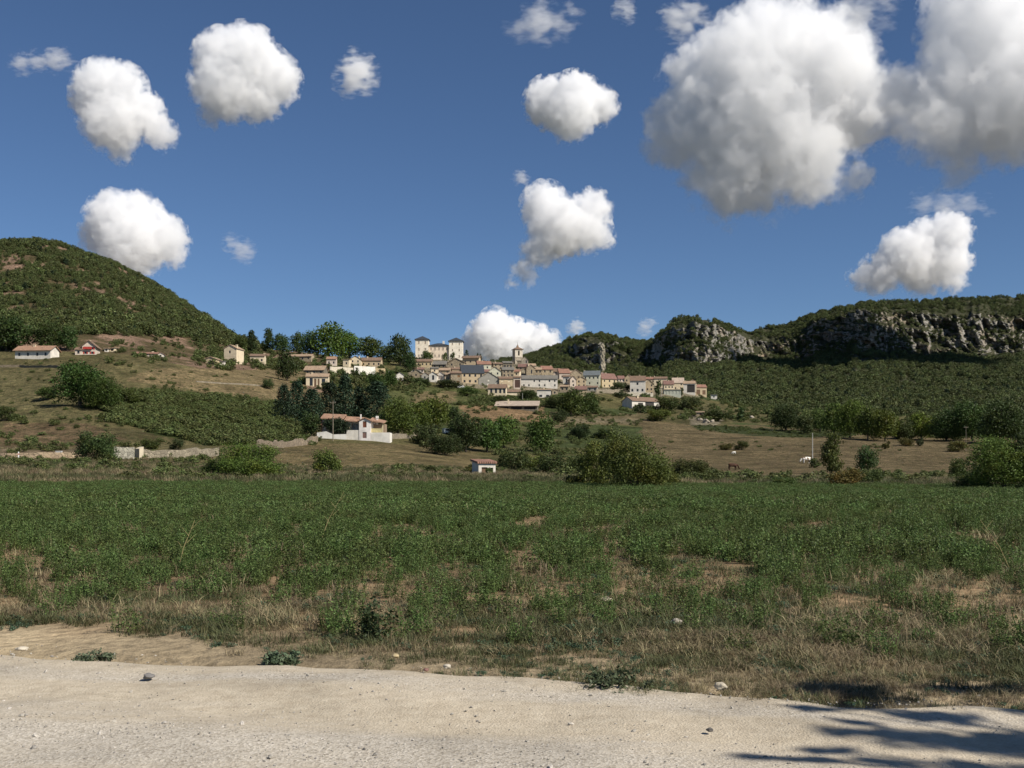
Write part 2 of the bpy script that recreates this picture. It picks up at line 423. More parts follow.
DC  = [2300, 2200, 2150, 2100, 2050, 2000, 1960, 1880, 1830, 1820, 1830, 1800, 1780, 1700, 1650, 1620, 1600, 1610, 1650, 1760, 1800, 1800, 1760, 1720, 1690, 1730, 1760, 1780, 1800, 1800, 1850, 1950]   # depth of the cliff foot
def mountain(px, t):
    """t 0..1 foot slope, 1..2 cliff, 2..3 top, 3..3.6 far side. returns depth, row, clifflike"""
    px = np.asarray(px, float)
    def col(a): return _gauss_interp(px, a)
    sk, ct, cb, dc = col(SKY), col(CT), col(CB), col(DC)
    jag = (fbm(px / 7, 0 * px, 0, 3, 131) - .5); wide = np.clip((cb - ct) / 14, 0, 1)
    ct = ct + wide * jag * 9; sk = np.minimum(sk + wide * (fbm(px / 5, 0 * px, 0, 3, 137) - .5) * 5, ct - .3); cb = cb + wide * (fbm(px / 9, 0 * px, 0, 3, 139) - .5) * 12
    steep = np.clip((cb - ct) / 14, 0, 1)
    Y0 = 820.0; r0 = 424.0
    s = np.clip(t, 0, 1)
    Y = Y0 + (dc - Y0) * s ** 1.05; row = r0 + (cb - r0) * (s ** .8)
    s = np.clip(t - 1, 0, 1); Y = Y + s * (60 + 120 * (1 - steep)); row = row + (ct - cb) * s
    s = np.clip(t - 2, 0, 1); Y = Y + s * (330 - 130 * steep); row = row + (sk - ct) * s ** .8
    s = np.clip(t - 3, 0, 1); Y = Y + s * 900; row = row + s * (440 - sk) 
    cl = smooth(.88, 1.0, t) * (1 - smooth(2.0, 2.35, t)) * steep
    return Y, row, cl
_mx = np.arange(360, 1930, 2.0)
_gi = {}
def _gauss_interp(px, a):
    k = id(a)
    if k not in _gi: _gi[k] = _gauss(np.interp(_mx, MPX, a)[None], 2.2, 1)[0]
    return np.interp(px, _mx, _gi[k])

def mountain_points(px, t):
    Y, row, cl = mountain(px, t)
    u = (px - CX) / F
    x = u * Y; z = CH + (HZ - row) * Y / F
    # buttresses, gullies and ledges: the face steps in and out in depth
    b1 = 1 - np.abs(2 * fbm(x / 70, z / 190, 0, 3, 101) - 1) * 2.2
    b2 = 1 - np.abs(2 * fbm(x / 20, z / 30, Y / 300, 3, 103) - 1) * 2
    b3 = fbm(x / 5.5, z / 6, Y / 120, 3, 107) - .5
    led = np.sin(z / 6 + 6 * fbm(x / 45, z / 60, 0, 2, 109))
    slope = smooth(.25, .8, t)
    dY = -cl * (b1 * 22 + b2 * 15 + b3 * 24 + led * 7 * fbm(x / 30, z / 30, 0, 2, 149) * 1.6)
    dY = dY + (1 - cl) * slope * (fbm(x / 130, Y / 160, 0, 4, 113) - .5) * -90 * (1 - smooth(2.2, 2.9, t))
    k = (Y + dY) / Y
    Yn = Y + dY
    zn = CH + (HZ - row) * Yn / F
    top = smooth(2.0, 2.6, t) * (1 - smooth(3.0, 3.2, t))
    zn = zn + top * (fbm(x / 60, Y / 90, 0, 4, 127) - .5) * 14
    return u * Yn, Yn, zn, cl

def build_mountain():
    px = np.concatenate([np.arange(380, 510, 4.0), np.arange(510, 1060, 1.0), np.arange(1060, 1924, 5.0)])
    t = np.concatenate([np.linspace(0, .85, 60), np.linspace(.86, 2.1, 170), np.linspace(2.13, 3.0, 34), np.linspace(3.06, 4, 16)])
    P, T = np.meshgrid(px, t)
    x, y, z, cl = mountain_points(P.ravel(), T.ravel())
    i = np.arange(P.size).reshape(P.shape)
    f = np.stack([i[:-1, :-1], i[:-1, 1:], i[1:, 1:], i[1:, :-1]], -1).reshape(-1, 4)
    m = NT('limestone'); geo = m.n('ShaderNodeNewGeometry'); pos = geo.outputs['Position']
    sp = m.n('ShaderNodeSeparateXYZ'); m.l(geo.outputs['Normal'], sp.inputs[0])
    n1 = m.noise(pos, .018, 6, .65); n2 = m.noise(pos, .11, 6, .7); n3 = m.noise(pos, .5, 4, .7)
    mp = m.n('ShaderNodeMapping'); mp.inputs['Scale'].default_value = (1, 1, .16); m.l(pos, mp.inputs['Vector'])
    st = m.noise(mp.outputs[0], .10, 5, .65)
    rock = m.ramp(n2, [(.28, (.12, .113, .10)), (.47, (.24, .222, .19)), (.68, (.36, .335, .29))])
    rock = m.mix(m.ramp(st, [(.48, 0.0), (.62, .8)]), rock, (.075, .075, .072))
    rock = m.mix(m.ramp(n1, [(.5, 0.0), (.66, .7)]), rock, (.30, .215, .13))
    scrub = m.ramp(n2, [(.35, (.026, .031, .015)), (.58, (.05, .05, .024)), (.70, (.17, .15, .115))])
    crk = m.noise(mp.outputs[0], .42, 4, .7); rock = m.mix(1.0, rock, m.ramp(crk, [(.34, .5), (.5, 1.0), (.66, 1.25)]), 'MULTIPLY')
    k = m.math('ADD', sp.outputs[2], m.math('MULTIPLY_ADD', n2, .9, -.45))
    col = m.mix(m.ramp(k, [(.5, 0.0), (.62, 1.0)]), rock, scrub)
    h = m.math('ADD', m.math('MULTIPLY', n2, 5.0), m.math('MULTIPLY', n3, 1.6))
    mat = m.surf(col, .95, m.bump(h, 1.0, .8), .1)
    me = mesh_np('mountain', np.stack([x, y, z], 1), f, mat, True)
    tag(link('mountain', me), kind='structure')

# ------------------------------------------------------------------ vegetation: prototypes
def quads(c, s, nrm_bias=None, asp=.62, r=rng):
    """diamond leaf faces at centres c with size s and orientation leaning along nrm_bias"""
    n = len(c)
    d = r.normal(size=(n, 3)); d /= np.linalg.norm(d, axis=1)[:, None]
    if nrm_bias is not None: d = d * .75 + nrm_bias; d /= np.linalg.norm(d, axis=1)[:, None] + 1e-9
    h = r.normal(size=(n, 3)); a = np.cross(d, h); a /= np.linalg.norm(a, axis=1)[:, None] + 1e-9
    b = np.cross(d, a)
    s = np.asarray(s).reshape(-1, 1) * np.ones((n, 1))
    v = np.stack([c + a*s, c + b*s*asp, c - a*s, c - b*s*asp], 1).reshape(-1, 3)
    return v, np.arange(4 * n).reshape(-1, 4)

def blob(lobes, n, size, r, shell=.55, low_cut=None):
    """leaf clumps spread through overlapping lobes (cx,cy,cz,rx,ry,rz), most near the outside"""
    L = np.array(lobes, float); w = (L[:, 3] * L[:, 4] * L[:, 5]) ** .66; w /= w.sum()
    k = r.choice(len(L), n, p=w)
    d = r.normal(size=(n, 3)); d /= np.linalg.norm(d, axis=1)[:, None]
    rad = shell + (1 - shell) * r.random(n) ** .7
    rad = rad * (1 + .16 * r.normal(size=n))
    # ragged: push clumps in and out by direction
    q = vnoise(d[:, 0]*2.6 + k*7, d[:, 1]*2.6, d[:, 2]*2.6, 5)
    rad = rad * (.72 + .5 * q)
    keep = vnoise(d[:, 0]*3.4 + k*3, d[:, 1]*3.4, d[:, 2]*3.4, 8) > .26
    c = L[k, :3] + d * rad[:, None] * L[k, 3:]
    if low_cut is not None: keep &= c[:, 2] > low_cut
    c, d = c[keep], d[keep]
    return quads(c, size * (.6 + .8 * r.random(len(c))), d * .55, r=r)

def lobes_round(r, n, base=.28, wob=.2):
    L = [(0, 0, .60, .34, .34, .30), (0, 0, .34, .30, .30, .24)]
    for q in range(n):
        a = 2 * math.pi * (q * 2.6 + r.random()*.7) / n; h = .20 + .62 * (q + r.random()) / n; k = .32 - .18 * max(0, (h - .6) / .3)
        s = .15 + .08 * r.random()
        L.append((math.cos(a)*k, math.sin(a)*k, h, s*1.1, s*1.1, s))
    L.append((wob * (r.random()-.5), wob * (r.random()-.5), .84, .2, .2, .15))
    return L
def lobes_bush(r, n):
    L = [(0, 0, .38, .36, .36, .36)]
    for q in range(n):
        a = 2 * math.pi * (q + r.random()) / n; h = .16 + .6 * r.random(); k = .34 * (1 - max(0, h - .4))
        s = .13 + .1 * r.random()
        L.append((math.cos(a)*k, math.sin(a)*k, h, s*1.1, s*1.1, s * 1.1))
    return L
def lobes_tall(r, n):
    L = []
    for q in range(n):
        h = .16 + .78 * q / (n - 1); k = .22 * math.sin(math.pi * min(1, .25 + .75 * (h))) 
        a = r.random() * 6.3; s = .26 * (1 - .6 * abs(h - .45))
        L.append((math.cos(a)*k*.8, math.sin(a)*k*.8, h, s*1.25, s*1.25, s*.55))
    return L
def conifer_faces(r, n, size, layers, top=1.0, flat=.035, shape='cone'):
    V, Fc, o = [], [], 0
    per = n // layers
    for q in range(layers):
        h = .05 + .88 * (q / (layers - 1)); 
        rad = (.5 * (1 - h) ** .62 + .03) if shape == 'cone' else (.5 * (1 - max(0, h - .25) ** 1.3 * 1.25) + .02)
        rad *= .8 + .35 * r.random()
        arms = r.integers(5, 9); off = r.random() * 6.3
        a = off + 2 * math.pi * r.integers(0, arms, per) / arms + r.normal(size=per) * .22
        t = r.random(per) ** .6
        c = np.stack([np.cos(a) * rad * t, np.sin(a) * rad * t, h - t * rad * (.28 if shape == 'cone' else .06) + r.normal(size=per) * flat], 1)
        up = np.tile(np.array([0, 0, 1.0]), (per, 1)) * .9
        v, f = quads(c, size * (.6 + .8 * r.random(per)), up, .5, r)
        V.append(v); Fc.append(f + o); o += len(v)
    return np.concatenate(V), np.concatenate(Fc)

def trunk_mb(r, kind):
    m = MB()
    def limb(p0, p1, r0, r1, k=4, w=.03):
        pts = []; 
        for q in range(k + 1):
            t = q / k; p = [p0[i] + (p1[i] - p0[i]) * t + (r.random() - .5) * w * (0 < q < k) for i in range(3)]; pts.append(p)
        m.tube(pts, [r0 + (r1 - r0) * q / k for q in range(k + 1)], 6)
    if kind in ('conifer', 'cedar'):
        limb((0, 0, -.06), (0, 0, .95), .024, .005, 6, .01)
    elif kind == 'bush':
        for q in range(6):
            a = q * 1.05 + r.random()*.5; limb((.02*math.cos(a), .02*math.sin(a), -.05), (.25*math.cos(a), .25*math.sin(a), .55 + .2*r.random()), .016, .004, 4, .04)
    else:
        limb((0, 0, -.06), (0, 0, .5), .035, .022, 4, .02)
        for q in range(6):
            a = q * 1.05 + r.random()*.6; h = .3 + .05 * q
            limb((0, 0, h), (.26*math.cos(a), .26*math.sin(a), h + .22 + .12*r.random()), .016, .004, 4, .03)
    return m

LEAF = {}
def leaf(kind):
    if kind not in LEAF:
        LEAF[kind] = {'tree': lambda: leaf_mat('broad_leaves', (.066, .095, .024)),
                      'bush': lambda: leaf_mat('shrub_leaves', (.072, .092, .028), yam=.35),
                      'conifer': lambda: leaf_mat('needles', (.030, .048, .024), .1, .4, patch=False)}[kind]()
    return LEAF[kind]
BARK = None
_protos = {}
def plant_meshes(kind, cls, var):
    """unit plant (1 wide, 1 high): crown mesh and trunk mesh; cls sets how fine the leaf clumps are"""
    global BARK
    if BARK is None: BARK = M('bark', (.10, .08, .06))
    key = (kind, cls, var)
    if key in _protos: return _protos[key]
    r = np.random.default_rng(abs(hash((len(kind) * 31 + ord(kind[0]), cls, var))) % 99991 + var)
    n, s = {0: (420, .075), 1: (4000, .029), 2: (11000, .019), 3: (26000, .0125)}[cls]
    if kind == 'tree': v, f = blob(lobes_round(r, 9 + 3*cls), n, s, r); lm = leaf('tree')
    elif kind == 'bush': v, f = blob(lobes_bush(r, 9 + 4*cls), n, s, r, .45, .0); lm = leaf('bush')
    elif kind == 'tall': v, f = blob(lobes_tall(r, 9), n, s, r); lm = leaf('tree')
    elif kind == 'conifer': v, f = conifer_faces(r, n, s*.95, 12 + 4*cls); lm = leaf('conifer')
    elif kind == 'cedar': v, f = conifer_faces(r, n, s, 13, flat=.022, shape='cedar'); lm = leaf('conifer')
    _protos[key] = (mesh_np('crown', v, f, lm), trunk_mb(r, kind).mesh('trunk', BARK))
    return _protos[key]

# ------------------------------------------------------------------ scatter (only for what nobody could count)
def scatter_tree(coll):
    ng = bpy.data.node_groups.new('scatter', 'GeometryNodeTree')
    ng.interface.new_socket('Geometry', in_out='INPUT', socket_type='NodeSocketGeometry')
    ng.interface.new_socket('Geometry', in_out='OUTPUT', socket_type='NodeSocketGeometry')
    gi, go = ng.nodes.new('NodeGroupInput'), ng.nodes.new('NodeGroupOutput')
    iop = ng.nodes.new('GeometryNodeInstanceOnPoints'); ci = ng.nodes.new('GeometryNodeCollectionInfo')
    ci.inputs['Collection'].default_value = coll; ci.inputs['Separate Children'].default_value = True; ci.inputs['Reset Children'].default_value = True
    def attr(nm, typ):
        q = ng.nodes.new('GeometryNodeInputNamedAttribute'); q.data_type = typ; q.inputs['Name'].default_value = nm
        return [o for o in q.outputs if o.enabled and o.name == 'Attribute'][0]
    iop.inputs['Pick Instance'].default_value = True
    L = ng.links.new
    L(gi.outputs[0], iop.inputs['Points']); L(ci.outputs[0], iop.inputs['Instance'])
    L(attr('pick', 'INT'), iop.inputs['Instance Index'])
    L(attr('turn', 'FLOAT_VECTOR'), iop.inputs['Rotation']); L(attr('size', 'FLOAT_VECTOR'), iop.inputs['Scale'])
    L(iop.outputs[0], go.inputs[0])
    return ng

def scatter(name, meshes, pts, turn, size, pick, label, cat):
    coll = bpy.data.collections.new(name + '_kinds')
    for q, me in enumerate(meshes):
        coll.objects.link(bpy.data.objects.new('%s_kind_%02d' % (name, q), me))
    me = bpy.data.meshes.new(name)
    pts = np.asarray(pts, np.float32); me.vertices.add(len(pts)); me.vertices.foreach_set('co', pts.ravel())
    for an, typ, d in (('turn', 'FLOAT_VECTOR', turn), ('size', 'FLOAT_VECTOR', size), ('pick', 'INT', pick)):
        a = me.attributes.new(an, typ, 'POINT')
        a.data.foreach_set('vector' if typ == 'FLOAT_VECTOR' else 'value', np.asarray(d, np.int32 if typ == 'INT' else np.float32).ravel())
    o = link(name, me)
    md = o.modifiers.new('scatter', 'NODES'); md.node_group = scatter_tree(coll)
    tag(o, label, cat, kind='stuff')
    return o

def turns(n, tilt=.0): return np.stack([rng.normal(size=n)*tilt, rng.normal(size=n)*tilt, rng.random(n)*6.283], 1)
# ------------------------------------------------------------------ woods on the slopes
def far_tree(r, n, s, kind):
    if kind == 'conifer': v, f = conifer_faces(r, n, s, 8); return mesh_np('far_conifer', v, f, leaf('conifer'))
    v, f = blob(lobes_round(r, 6) if kind == 'tree' else lobes_bush(r, 6), n, s, r, .5)
    return mesh_np('far_tree', v, f, WOOD if kind == 'tree' else WOOD2)

def build_woods():
    global WOOD, WOOD2
    WOOD = leaf_mat('wood_leaves', (.074, .092, .029), .15, .5, yam=.35)
    WOOD2 = leaf_mat('scrub_leaves', (.102, .125, .040), .18, .5, yam=.4)
    r = np.random.default_rng(11)
    kinds = [far_tree(r, 380, .065, k) for k in ('tree', 'tree', 'tree', 'bush', 'bush', 'conifer')]
    # left hill
    n = 80000
    px = rng.uniform(-500, 275, n); Y = rng.uniform(455, 1000, n)
    z = zter(px, Y); x = (px - CX) / F * Y
    row = HZ - (z - CH) * F / Y
    g = fbm(x / 22, z / 14, Y / 40, 3, 201)
    fine = fbm(x / 7, z / 6, Y / 12, 3, 205); dens = (smooth(.28, .50, g) * .75 + .2) * (.10 + .90 * smooth(.40, .55, fine))
    low = smooth(322, 346, row); dens = dens * (1 - .5 * low)
    lim = 341 - 8 * fbm(x / 25, Y / 30, 0, 2, 203) + 10 * (px > 195)
    keep = (rng.random(n) < dens) & (row < lim) & ~((px > 205) & (row > 352))
    keep &= ~in_poly(px, row, [(112, 338), (196, 338), (198, 352), (112, 352)])
    px, Y, z, x, row, g = (a[keep] for a in (px, Y, z, x, row, g))
    n = len(px); h = rng.uniform(1.5, 3.6, n) * (1 + .4 * (g > .55)) * (1 + .4 * (row > 318))
    w = h * rng.uniform(.85, 1.35, n)
    pick = rng.choice(6, n, p=[.26, .24, .2, .13, .1, .07])
    scatter('hill_woodland', kinds, np.stack([x, Y, z - .3], 1), turns(n), np.stack([w, w, h], 1), pick,
            'dark green oak scrub covering the rounded left hill, reddish rock between', 'woodland')
    # limestone mountain and the slope at its foot
    n = 82000
    px = np.concatenate([rng.uniform(500, 1060, 60000), rng.uniform(1060, 1500, 20000), rng.uniform(400, 500, 2000)])
    t = rng.uniform(0.0, 3.03, n) ; t = np.where(rng.random(n) < .45, rng.uniform(0.0, 1.0, n), t)
    x, Y, z, cl = mountain_points(px, t)
    x2, Y2, z2, _ = mountain_points(px, t + .02)
    slope = (z2 - z) / (np.abs(Y2 - Y) + 1.0)
    g = fbm(x / 45, Y / 60, z / 30, 4, 211)
    dens = smooth(.30, .5, g) * .9 + .1
    dens = dens * np.where(cl > .4, .30 + .55 * smooth(.44, .58, g), 1.0)
    dens = dens * np.where((t > 1.9) & (px > 648) & (px < 748), .55, 1.0)
    gap = fbm(x / 16, Y / 22, z / 12, 3, 213); dens = dens * (.12 + .88 * smooth(.40, .54, gap))
    keep = rng.random(n) < dens
    px, x, Y, z, g, t, slope = (a[keep] for a in (px, x, Y, z, g, t, slope))
    n = len(px); h = rng.uniform(2.8, 7.2, n) * np.where(cl[keep] > .4, .85, 1.0) * (1 + .2 * (t < 1)); w = h * rng.uniform(.9, 1.4, n)
    pick = rng.choice(6, n, p=[.3, .26, .2, .1, .06, .08])
    scatter('mountain_woodland', kinds, np.stack([x, Y, z - .6], 1), turns(n), np.stack([w, w, h], 1), pick,
            'dark oak and pine forest on the limestone mountain beyond the village', 'woodland')

def zone_scrub():
    """low scrub, vine rows and bramble on the slopes below and around the village: uncountable"""
    r = np.random.default_rng(13)
    kinds = [far_tree(r, 420, .07, k) for k in ('bush', 'bush', 'bush', 'tree')]
    P, S, T, K = [], [], [], []
    def fill(poly, n, h0, h1, wide=(1.0, 1.7), y0=105, y1=900, dens=None, seed=0, pk=(.4, .3, .25, .05)):
        xs = [p[0] for p in poly]; ys = [p[1] for p in poly]
        a = rng.uniform(min(xs), max(xs), n); b = rng.uniform(min(ys), max(ys), n)
        m = in_poly(a, b, poly); a, b = a[m], b[m]
        for px, py in zip(a, b):
            x, Y, z = at(px, py)
            if not y0 < Y < y1: continue
            if dens is not None and rng.random() > smooth(dens - .08, dens + .08, fbm(x / 12, Y / 16, 0, 3, 221 + seed)): continue
            h = rng.uniform(h0, h1); w = h * rng.uniform(*wide)
            P.append((x, Y, z - .08 * h)); S.append((w, w, h)); K.append(rng.choice(4, p=pk))
    fill([(96, 396), (150, 389), (230, 396), (312, 408), (300, 440), (215, 447), (105, 422)], 1900, 1.0, 2.2, (1.1, 1.8), dens=.40)   # green thicket
    fill([(110, 378), (180, 384), (235, 398), (120, 398)], 160, .8, 1.8, dens=.5, seed=1)
    fill([(-250, 348), (60, 360), (330, 372), (320, 445), (-250, 462)], 1500, .35, 1.5, (1.1, 2.2), dens=.52, seed=2)
    fill([(195, 345), (305, 350), (305, 372), (198, 370)], 520, 1.5, 4.0, dens=.42, seed=3, pk=(.3, .3, .2, .2))    # gardens of the upper houses
    fill([(110, 340), (200, 340), (205, 362), (108, 366)], 170, 1.0, 3.0, dens=.48, seed=3)
    fill([(300, 352), (420, 356), (425, 392), (300, 392)], 520, 1.5, 4.5, dens=.46, seed=4, pk=(.3, .3, .2, .2))
    fill([(385, 392), (480, 388), (530, 402), (560, 414), (500, 428), (400, 420)], 620, .8, 2.8, dens=.50, seed=5)
    fill([(470, 398), (560, 398), (560, 407), (470, 407)], 150, 1.2, 3.0, seed=6)
    fill([(400, 425), (580, 420), (600, 450), (560, 458), (420, 452)], 500, .8, 2.4, dens=.5, seed=7)
    fill([(560, 394), (640, 396), (640, 416), (560, 418)], 260, 1.2, 3.2, dens=.52, seed=8)
    fill([(640, 396), (760, 402), (800, 424), (650, 420)], 620, 1.2, 3.4, dens=.44, seed=9)
    fill([(760, 404), (1030, 408), (1030, 436), (960, 440), (850, 434), (770, 424)], 900, 2.0, 5.5, dens=.34, seed=10, pk=(.25, .25, .2, .3))
    fill([(1020, 410), (1300, 410), (1300, 440), (1020, 440)], 500, 2.5, 6, seed=10, pk=(.2, .2, .2, .4))
    fill([(700, 431), (690, 424), (856, 434), (846, 437), (790, 438)], 260, .8, 1.2, (1.6, 2.2), seed=11)          # vineyard strip
    fill([(650, 440), (960, 446), (950, 452), (650, 450)], 70, .4, 1.0, (1.5, 3), dens=.5, seed=12)
    fill([(640, 474), (700, 475), (960, 472), (1030, 486), (640, 488)], 420, .5, 1.5, dens=.48, seed=13)                       # hedge foot
    fill([(-200, 458), (110, 459), (200, 466), (200, 484), (-200, 484)], 620, .45, 1.2, (1.1, 2), dens=.50, seed=14)
    fill([(200, 464), (560, 468), (560, 486), (200, 484)], 330, .4, 1.1, (1.1, 2), dens=.52, seed=15)
    fill([(560, 470), (760, 474), (760, 488), (560, 488)], 360, .5, 1.6, (1.1, 2), dens=.42, seed=16)
    fill([(108, 455), (222, 452), (222, 463), (108, 463)], 70, .4, 1.1, (1.1, 2), dens=.42, seed=17)
    fill([(545, 412), (662, 412), (640, 426), (550, 428)], 240, .5, 1.6, (1.1, 2.2), dens=.46, seed=18)
    fill([(410, 366), (470, 362), (520, 366), (600, 376), (705, 390), (700, 398), (560, 394), (500, 394), (440, 385), (408, 380)], 330, .8, 2.4, dens=.5, seed=19)
    n = len(P)
    scatter('slope_scrub', kinds, P, turns(n), S, K, 'low green scrub and bramble spread over the terraces and field edges', 'scrub')

# ------------------------------------------------------------------ crop, grass and gravel by the road
def blades(r, n, h, spread, lean, w, curl=.3):
    V, Fc = [], []
    for q in range(n):
        a, rad = r.random()*6.283, spread * r.random() ** .6
        b = np.array([math.cos(a)*rad, math.sin(a)*rad, -.02]); d = r.random()*6.283; ln = lean * (.3 + r.random()); hh = h * (.45 + .65*r.random())
        dx, dy = math.cos(d), math.sin(d); sx, sy = -dy*w, dx*w
        p1 = b + np.array([dx*ln*hh*.35, dy*ln*hh*.35, hh*.55]); p2 = b + np.array([dx*ln*hh, dy*ln*hh, hh*(1 - curl*ln)])
        s = np.array([sx, sy, 0]); o = len(V)
        V += [b - s, b + s, p1 + s*.8, p1 - s*.8, p2 + s*.15, p2 - s*.15]
        Fc += [(o, o+1, o+2, o+3), (o+3, o+2, o+4, o+5)]
    return np.array(V), np.array(Fc)

def alfalfa(r, stems, h, spread, leafs, per):
    V, Fc, o = [], [], 0
    for q in range(stems):
        a, rad = r.random()*6.283, spread * r.random() ** .5
        bx, by = math.cos(a)*rad, math.sin(a)*rad; hh = h * (.5 + .55*r.random()) * (1 - .35 * (rad/spread) ** 2)
        la = r.random()*6.283; ln = .35 * r.random()
        t = (.12 + .88 * r.random(per)); 
        ax, ay = bx + math.cos(la)*ln*hh*t**1.5, by + math.sin(la)*ln*hh*t**1.5
        c = np.stack([ax + r.normal(size=per)*leafs*1.5, ay + r.normal(size=per)*leafs*1.5, hh*t + r.normal(size=per)*leafs*.5], 1)
        up = np.tile(np.array([0, 0, 1.0]), (per, 1)) * .8
        v, f = quads(c, leafs * (.6 + .7*r.random(per)), up, .55, r)
        V.append(v); Fc.append(f + o); o += len(v)
        # stem
        p0, p1 = np.array([bx, by, -.03]), np.array([bx + math.cos(la)*ln*hh, by + math.sin(la)*ln*hh, hh]); s = np.array([.0035, .002, 0])
        V.append(np.array([p0 - s, p0 + s, p1 + s*.5, p1 - s*.5])); Fc.append(np.array([[o, o+1, o+2, o+3]])); o += 4
    return np.concatenate(V), np.concatenate(Fc)

def crop_cover(x, Y):
    """how much of the soil the crop covers: thin near the road, patches, close further out"""
    g = fbm(x / .5, Y / 2.4, 0, 3, 301) * .62 + .38 * fbm(x / .28, Y / .7, 0, 2, 302)
    big = fbm(x / 7, Y / 10, 0, 2, 303)
    near = 1 - smooth(13, 60, Y)
    thr = .42 + .035 * near - .13 * (big - .5)
    return smooth(thr - .03, thr + .04, g)

def build_field():
    r = np.random.default_rng(17)
    crop = leaf_mat('alfalfa_leaves', (.088, .130, .036), .32, .6, (.17, .15, .045), .4)
    green = leaf_mat('green_blades', (.092, .10, .042), .25, .5, (.22, .17, .08), .5)
    straw = leaf_mat('straw_blades', (.25, .20, .115), .2, .5, (.14, .14, .07), .5)
    blueish = leaf_mat('weed_leaves', (.06, .10, .055), .2, .4, (.10, .11, .05), .3)
    kinds = [mesh_np('alfalfa', *alfalfa(r, 9, .40, .13, .0125, 52), crop) for _ in range(3)]
    kinds += [mesh_np('alfalfa', *alfalfa(r, 15, .40, .24, .018, 40), crop) for _ in range(2)]
    kinds += [mesh_np('alfalfa', *alfalfa(r, 30, .38, .48, .026, 26), crop) for _ in range(2)]
    kinds += [mesh_np('dry_stems', *blades(r, 40, .27, .3, .8, .006), straw), mesh_np('dry_stems', *blades(r, 40, .30, .45, .7, .012), straw)]
    P, S, K = [], [], []
    def band(y0, y1, dens, ks, sc, wid=.62, add=6):
        area = wid * (y1*y1 - y0*y0) + 2 * add * (y1 - y0)
        n = int(area * dens)
        Y = np.sqrt(rng.uniform(y0*y0, y1*y1, n)) if wid else rng.uniform(y0, y1, n)
        x = rng.uniform(-1, 1, n) * (wid * Y + add)
        d = Y - road_edge(x) + (fbm(x / 1.2, Y / 1.2, 0, 3, 305) - .5) * 3.0
        lo = 1.5 + .9 * smooth(-1, 5, x)
        m = (rng.random(n) < crop_cover(x, Y)) & (d > lo) & (rng.random(n) < smooth(lo - .3, lo + 4.0, d) * .6 + .4)
        x, Y = x[m], Y[m]
        s = rng.uniform(*sc, len(x)) * (.75 + .5 * fbm(x / 3, Y / 4, 0, 2, 307))
        z = zter(CX + F * x / np.maximum(Y, 60), Y)
        P.append(np.stack([x, Y, z], 1)); S.append(np.stack([s, s, s * rng.uniform(.8, 1.2, len(s))], 1)); K.append(np.where(rng.random(len(s)) < .06, 8 if 5 in ks else 7, rng.choice(ks, len(s))))
    band(8.8, 17, 12, (0, 1, 2), (.75, 1.15))
    band(17, 34, 6.5, (3, 4), (.8, 1.2))
    band(34, 98, 2.6, (5, 6), (.85, 1.35))
    P, S, K = np.concatenate(P), np.concatenate(S), np.concatenate(K)
    scatter('alfalfa_crop', kinds, P, turns(len(P), .08), S, K, 'dark green alfalfa crop growing patchily across the flat field', 'crop')
    # verge: dry grass, straw, creeping green weeds
    kinds = [mesh_np('grass', *blades(r, 46, .20, .14, .9, .0035), green) for _ in range(2)]
    kinds += [mesh_np('grass', *blades(r, 40, .20, .14, 1.1, .003), straw) for _ in range(2)]
    kinds += [mesh_np('grass', *blades(r, 34, .12, .16, 1.6, .003, .5), straw)]
    kinds += [mesh_np('grass', *alfalfa(r, 8, .10, .16, .013, 26), blueish)]
    kinds += [mesh_np('grass', *blades(r, 9, .62, .10, .45, .003), straw)]
    n = 90000
    Y = rng.uniform(4.5, 30, n); x = rng.uniform(-1, 1, n) * (.6 * Y + 4)
    wob = (fbm(x / .9, Y / .9, 0, 3, 311) - .5) * 1.3
    d = Y - road_edge(x) + wob
    bare = 1.5 * (1 - smooth(-3.8, 0.6, x)) - .35
    p = smooth(bare - .25, bare + .7, d) * (1 - .84 * smooth(1.9, 5.5, d)) * (.25 + .75 * np.maximum(smooth(.38, .55, fbm(x / .7, Y / .7, 0, 3, 313)), .85 * smooth(-1, 2, x)))
    m = rng.random(n) < p * (.62 + .38 * smooth(-2, 3, x))
    x, Y, d = x[m], Y[m], d[m]; z = zter(CX + F * x / 60, Y)
    gz = fbm(x / 2.0, Y / 1.2, 0, 3, 317)
    k = np.where(rng.random(len(x)) < smooth(.36, .58, gz) * .62 + .18, rng.choice([0, 1, 5], len(x), p=[.4, .4, .2]), rng.choice([2, 3, 4, 6], len(x), p=[.30, .33, .365, .005]))
    s = rng.uniform(.5, .95, len(x)) * (.5 + .5 * smooth(.2, 2.2, d))
    scatter('verge_grass', kinds, np.stack([x, Y, z], 1), turns(len(x), .15), np.stack([s*1.25, s*1.25, s], 1), k, 'dry straw coloured grass mixed with green weeds along the track edge', 'grass')
    # rank meadow between the crop and the slope
    kinds = [mesh_np('grass', *blades(r, 60, .75, .5, .5, .02), green), mesh_np('grass', *blades(r, 60, .8, .5, .55, .02), straw), mesh_np('grass', *blades(r, 50, .55, .6, .7, .02), straw)]
    n = 15000
    Y = rng.uniform(96, 172, n); x = rng.uniform(-.62, .62, n) * Y; z = zter(CX + F * x / Y, Y)
    row = HZ - (z - CH) * F / Y
    m = ~in_poly(CX + F*x/Y, row, [(-300, 449), (95, 449), (85, 460), (-300, 461)]) & (rng.random(n) < .35 + .65 * smooth(.35, .5, fbm(x/6, Y/6, 0, 3, 319)))
    x, Y, z = x[m], Y[m], z[m]
    g = fbm(x / 9, Y / 9, 0, 3, 323)
    k = np.where(rng.random(len(x)) < smooth(.42, .6, g) * .7 + .12, 0, rng.choice([1, 2], len(x)))
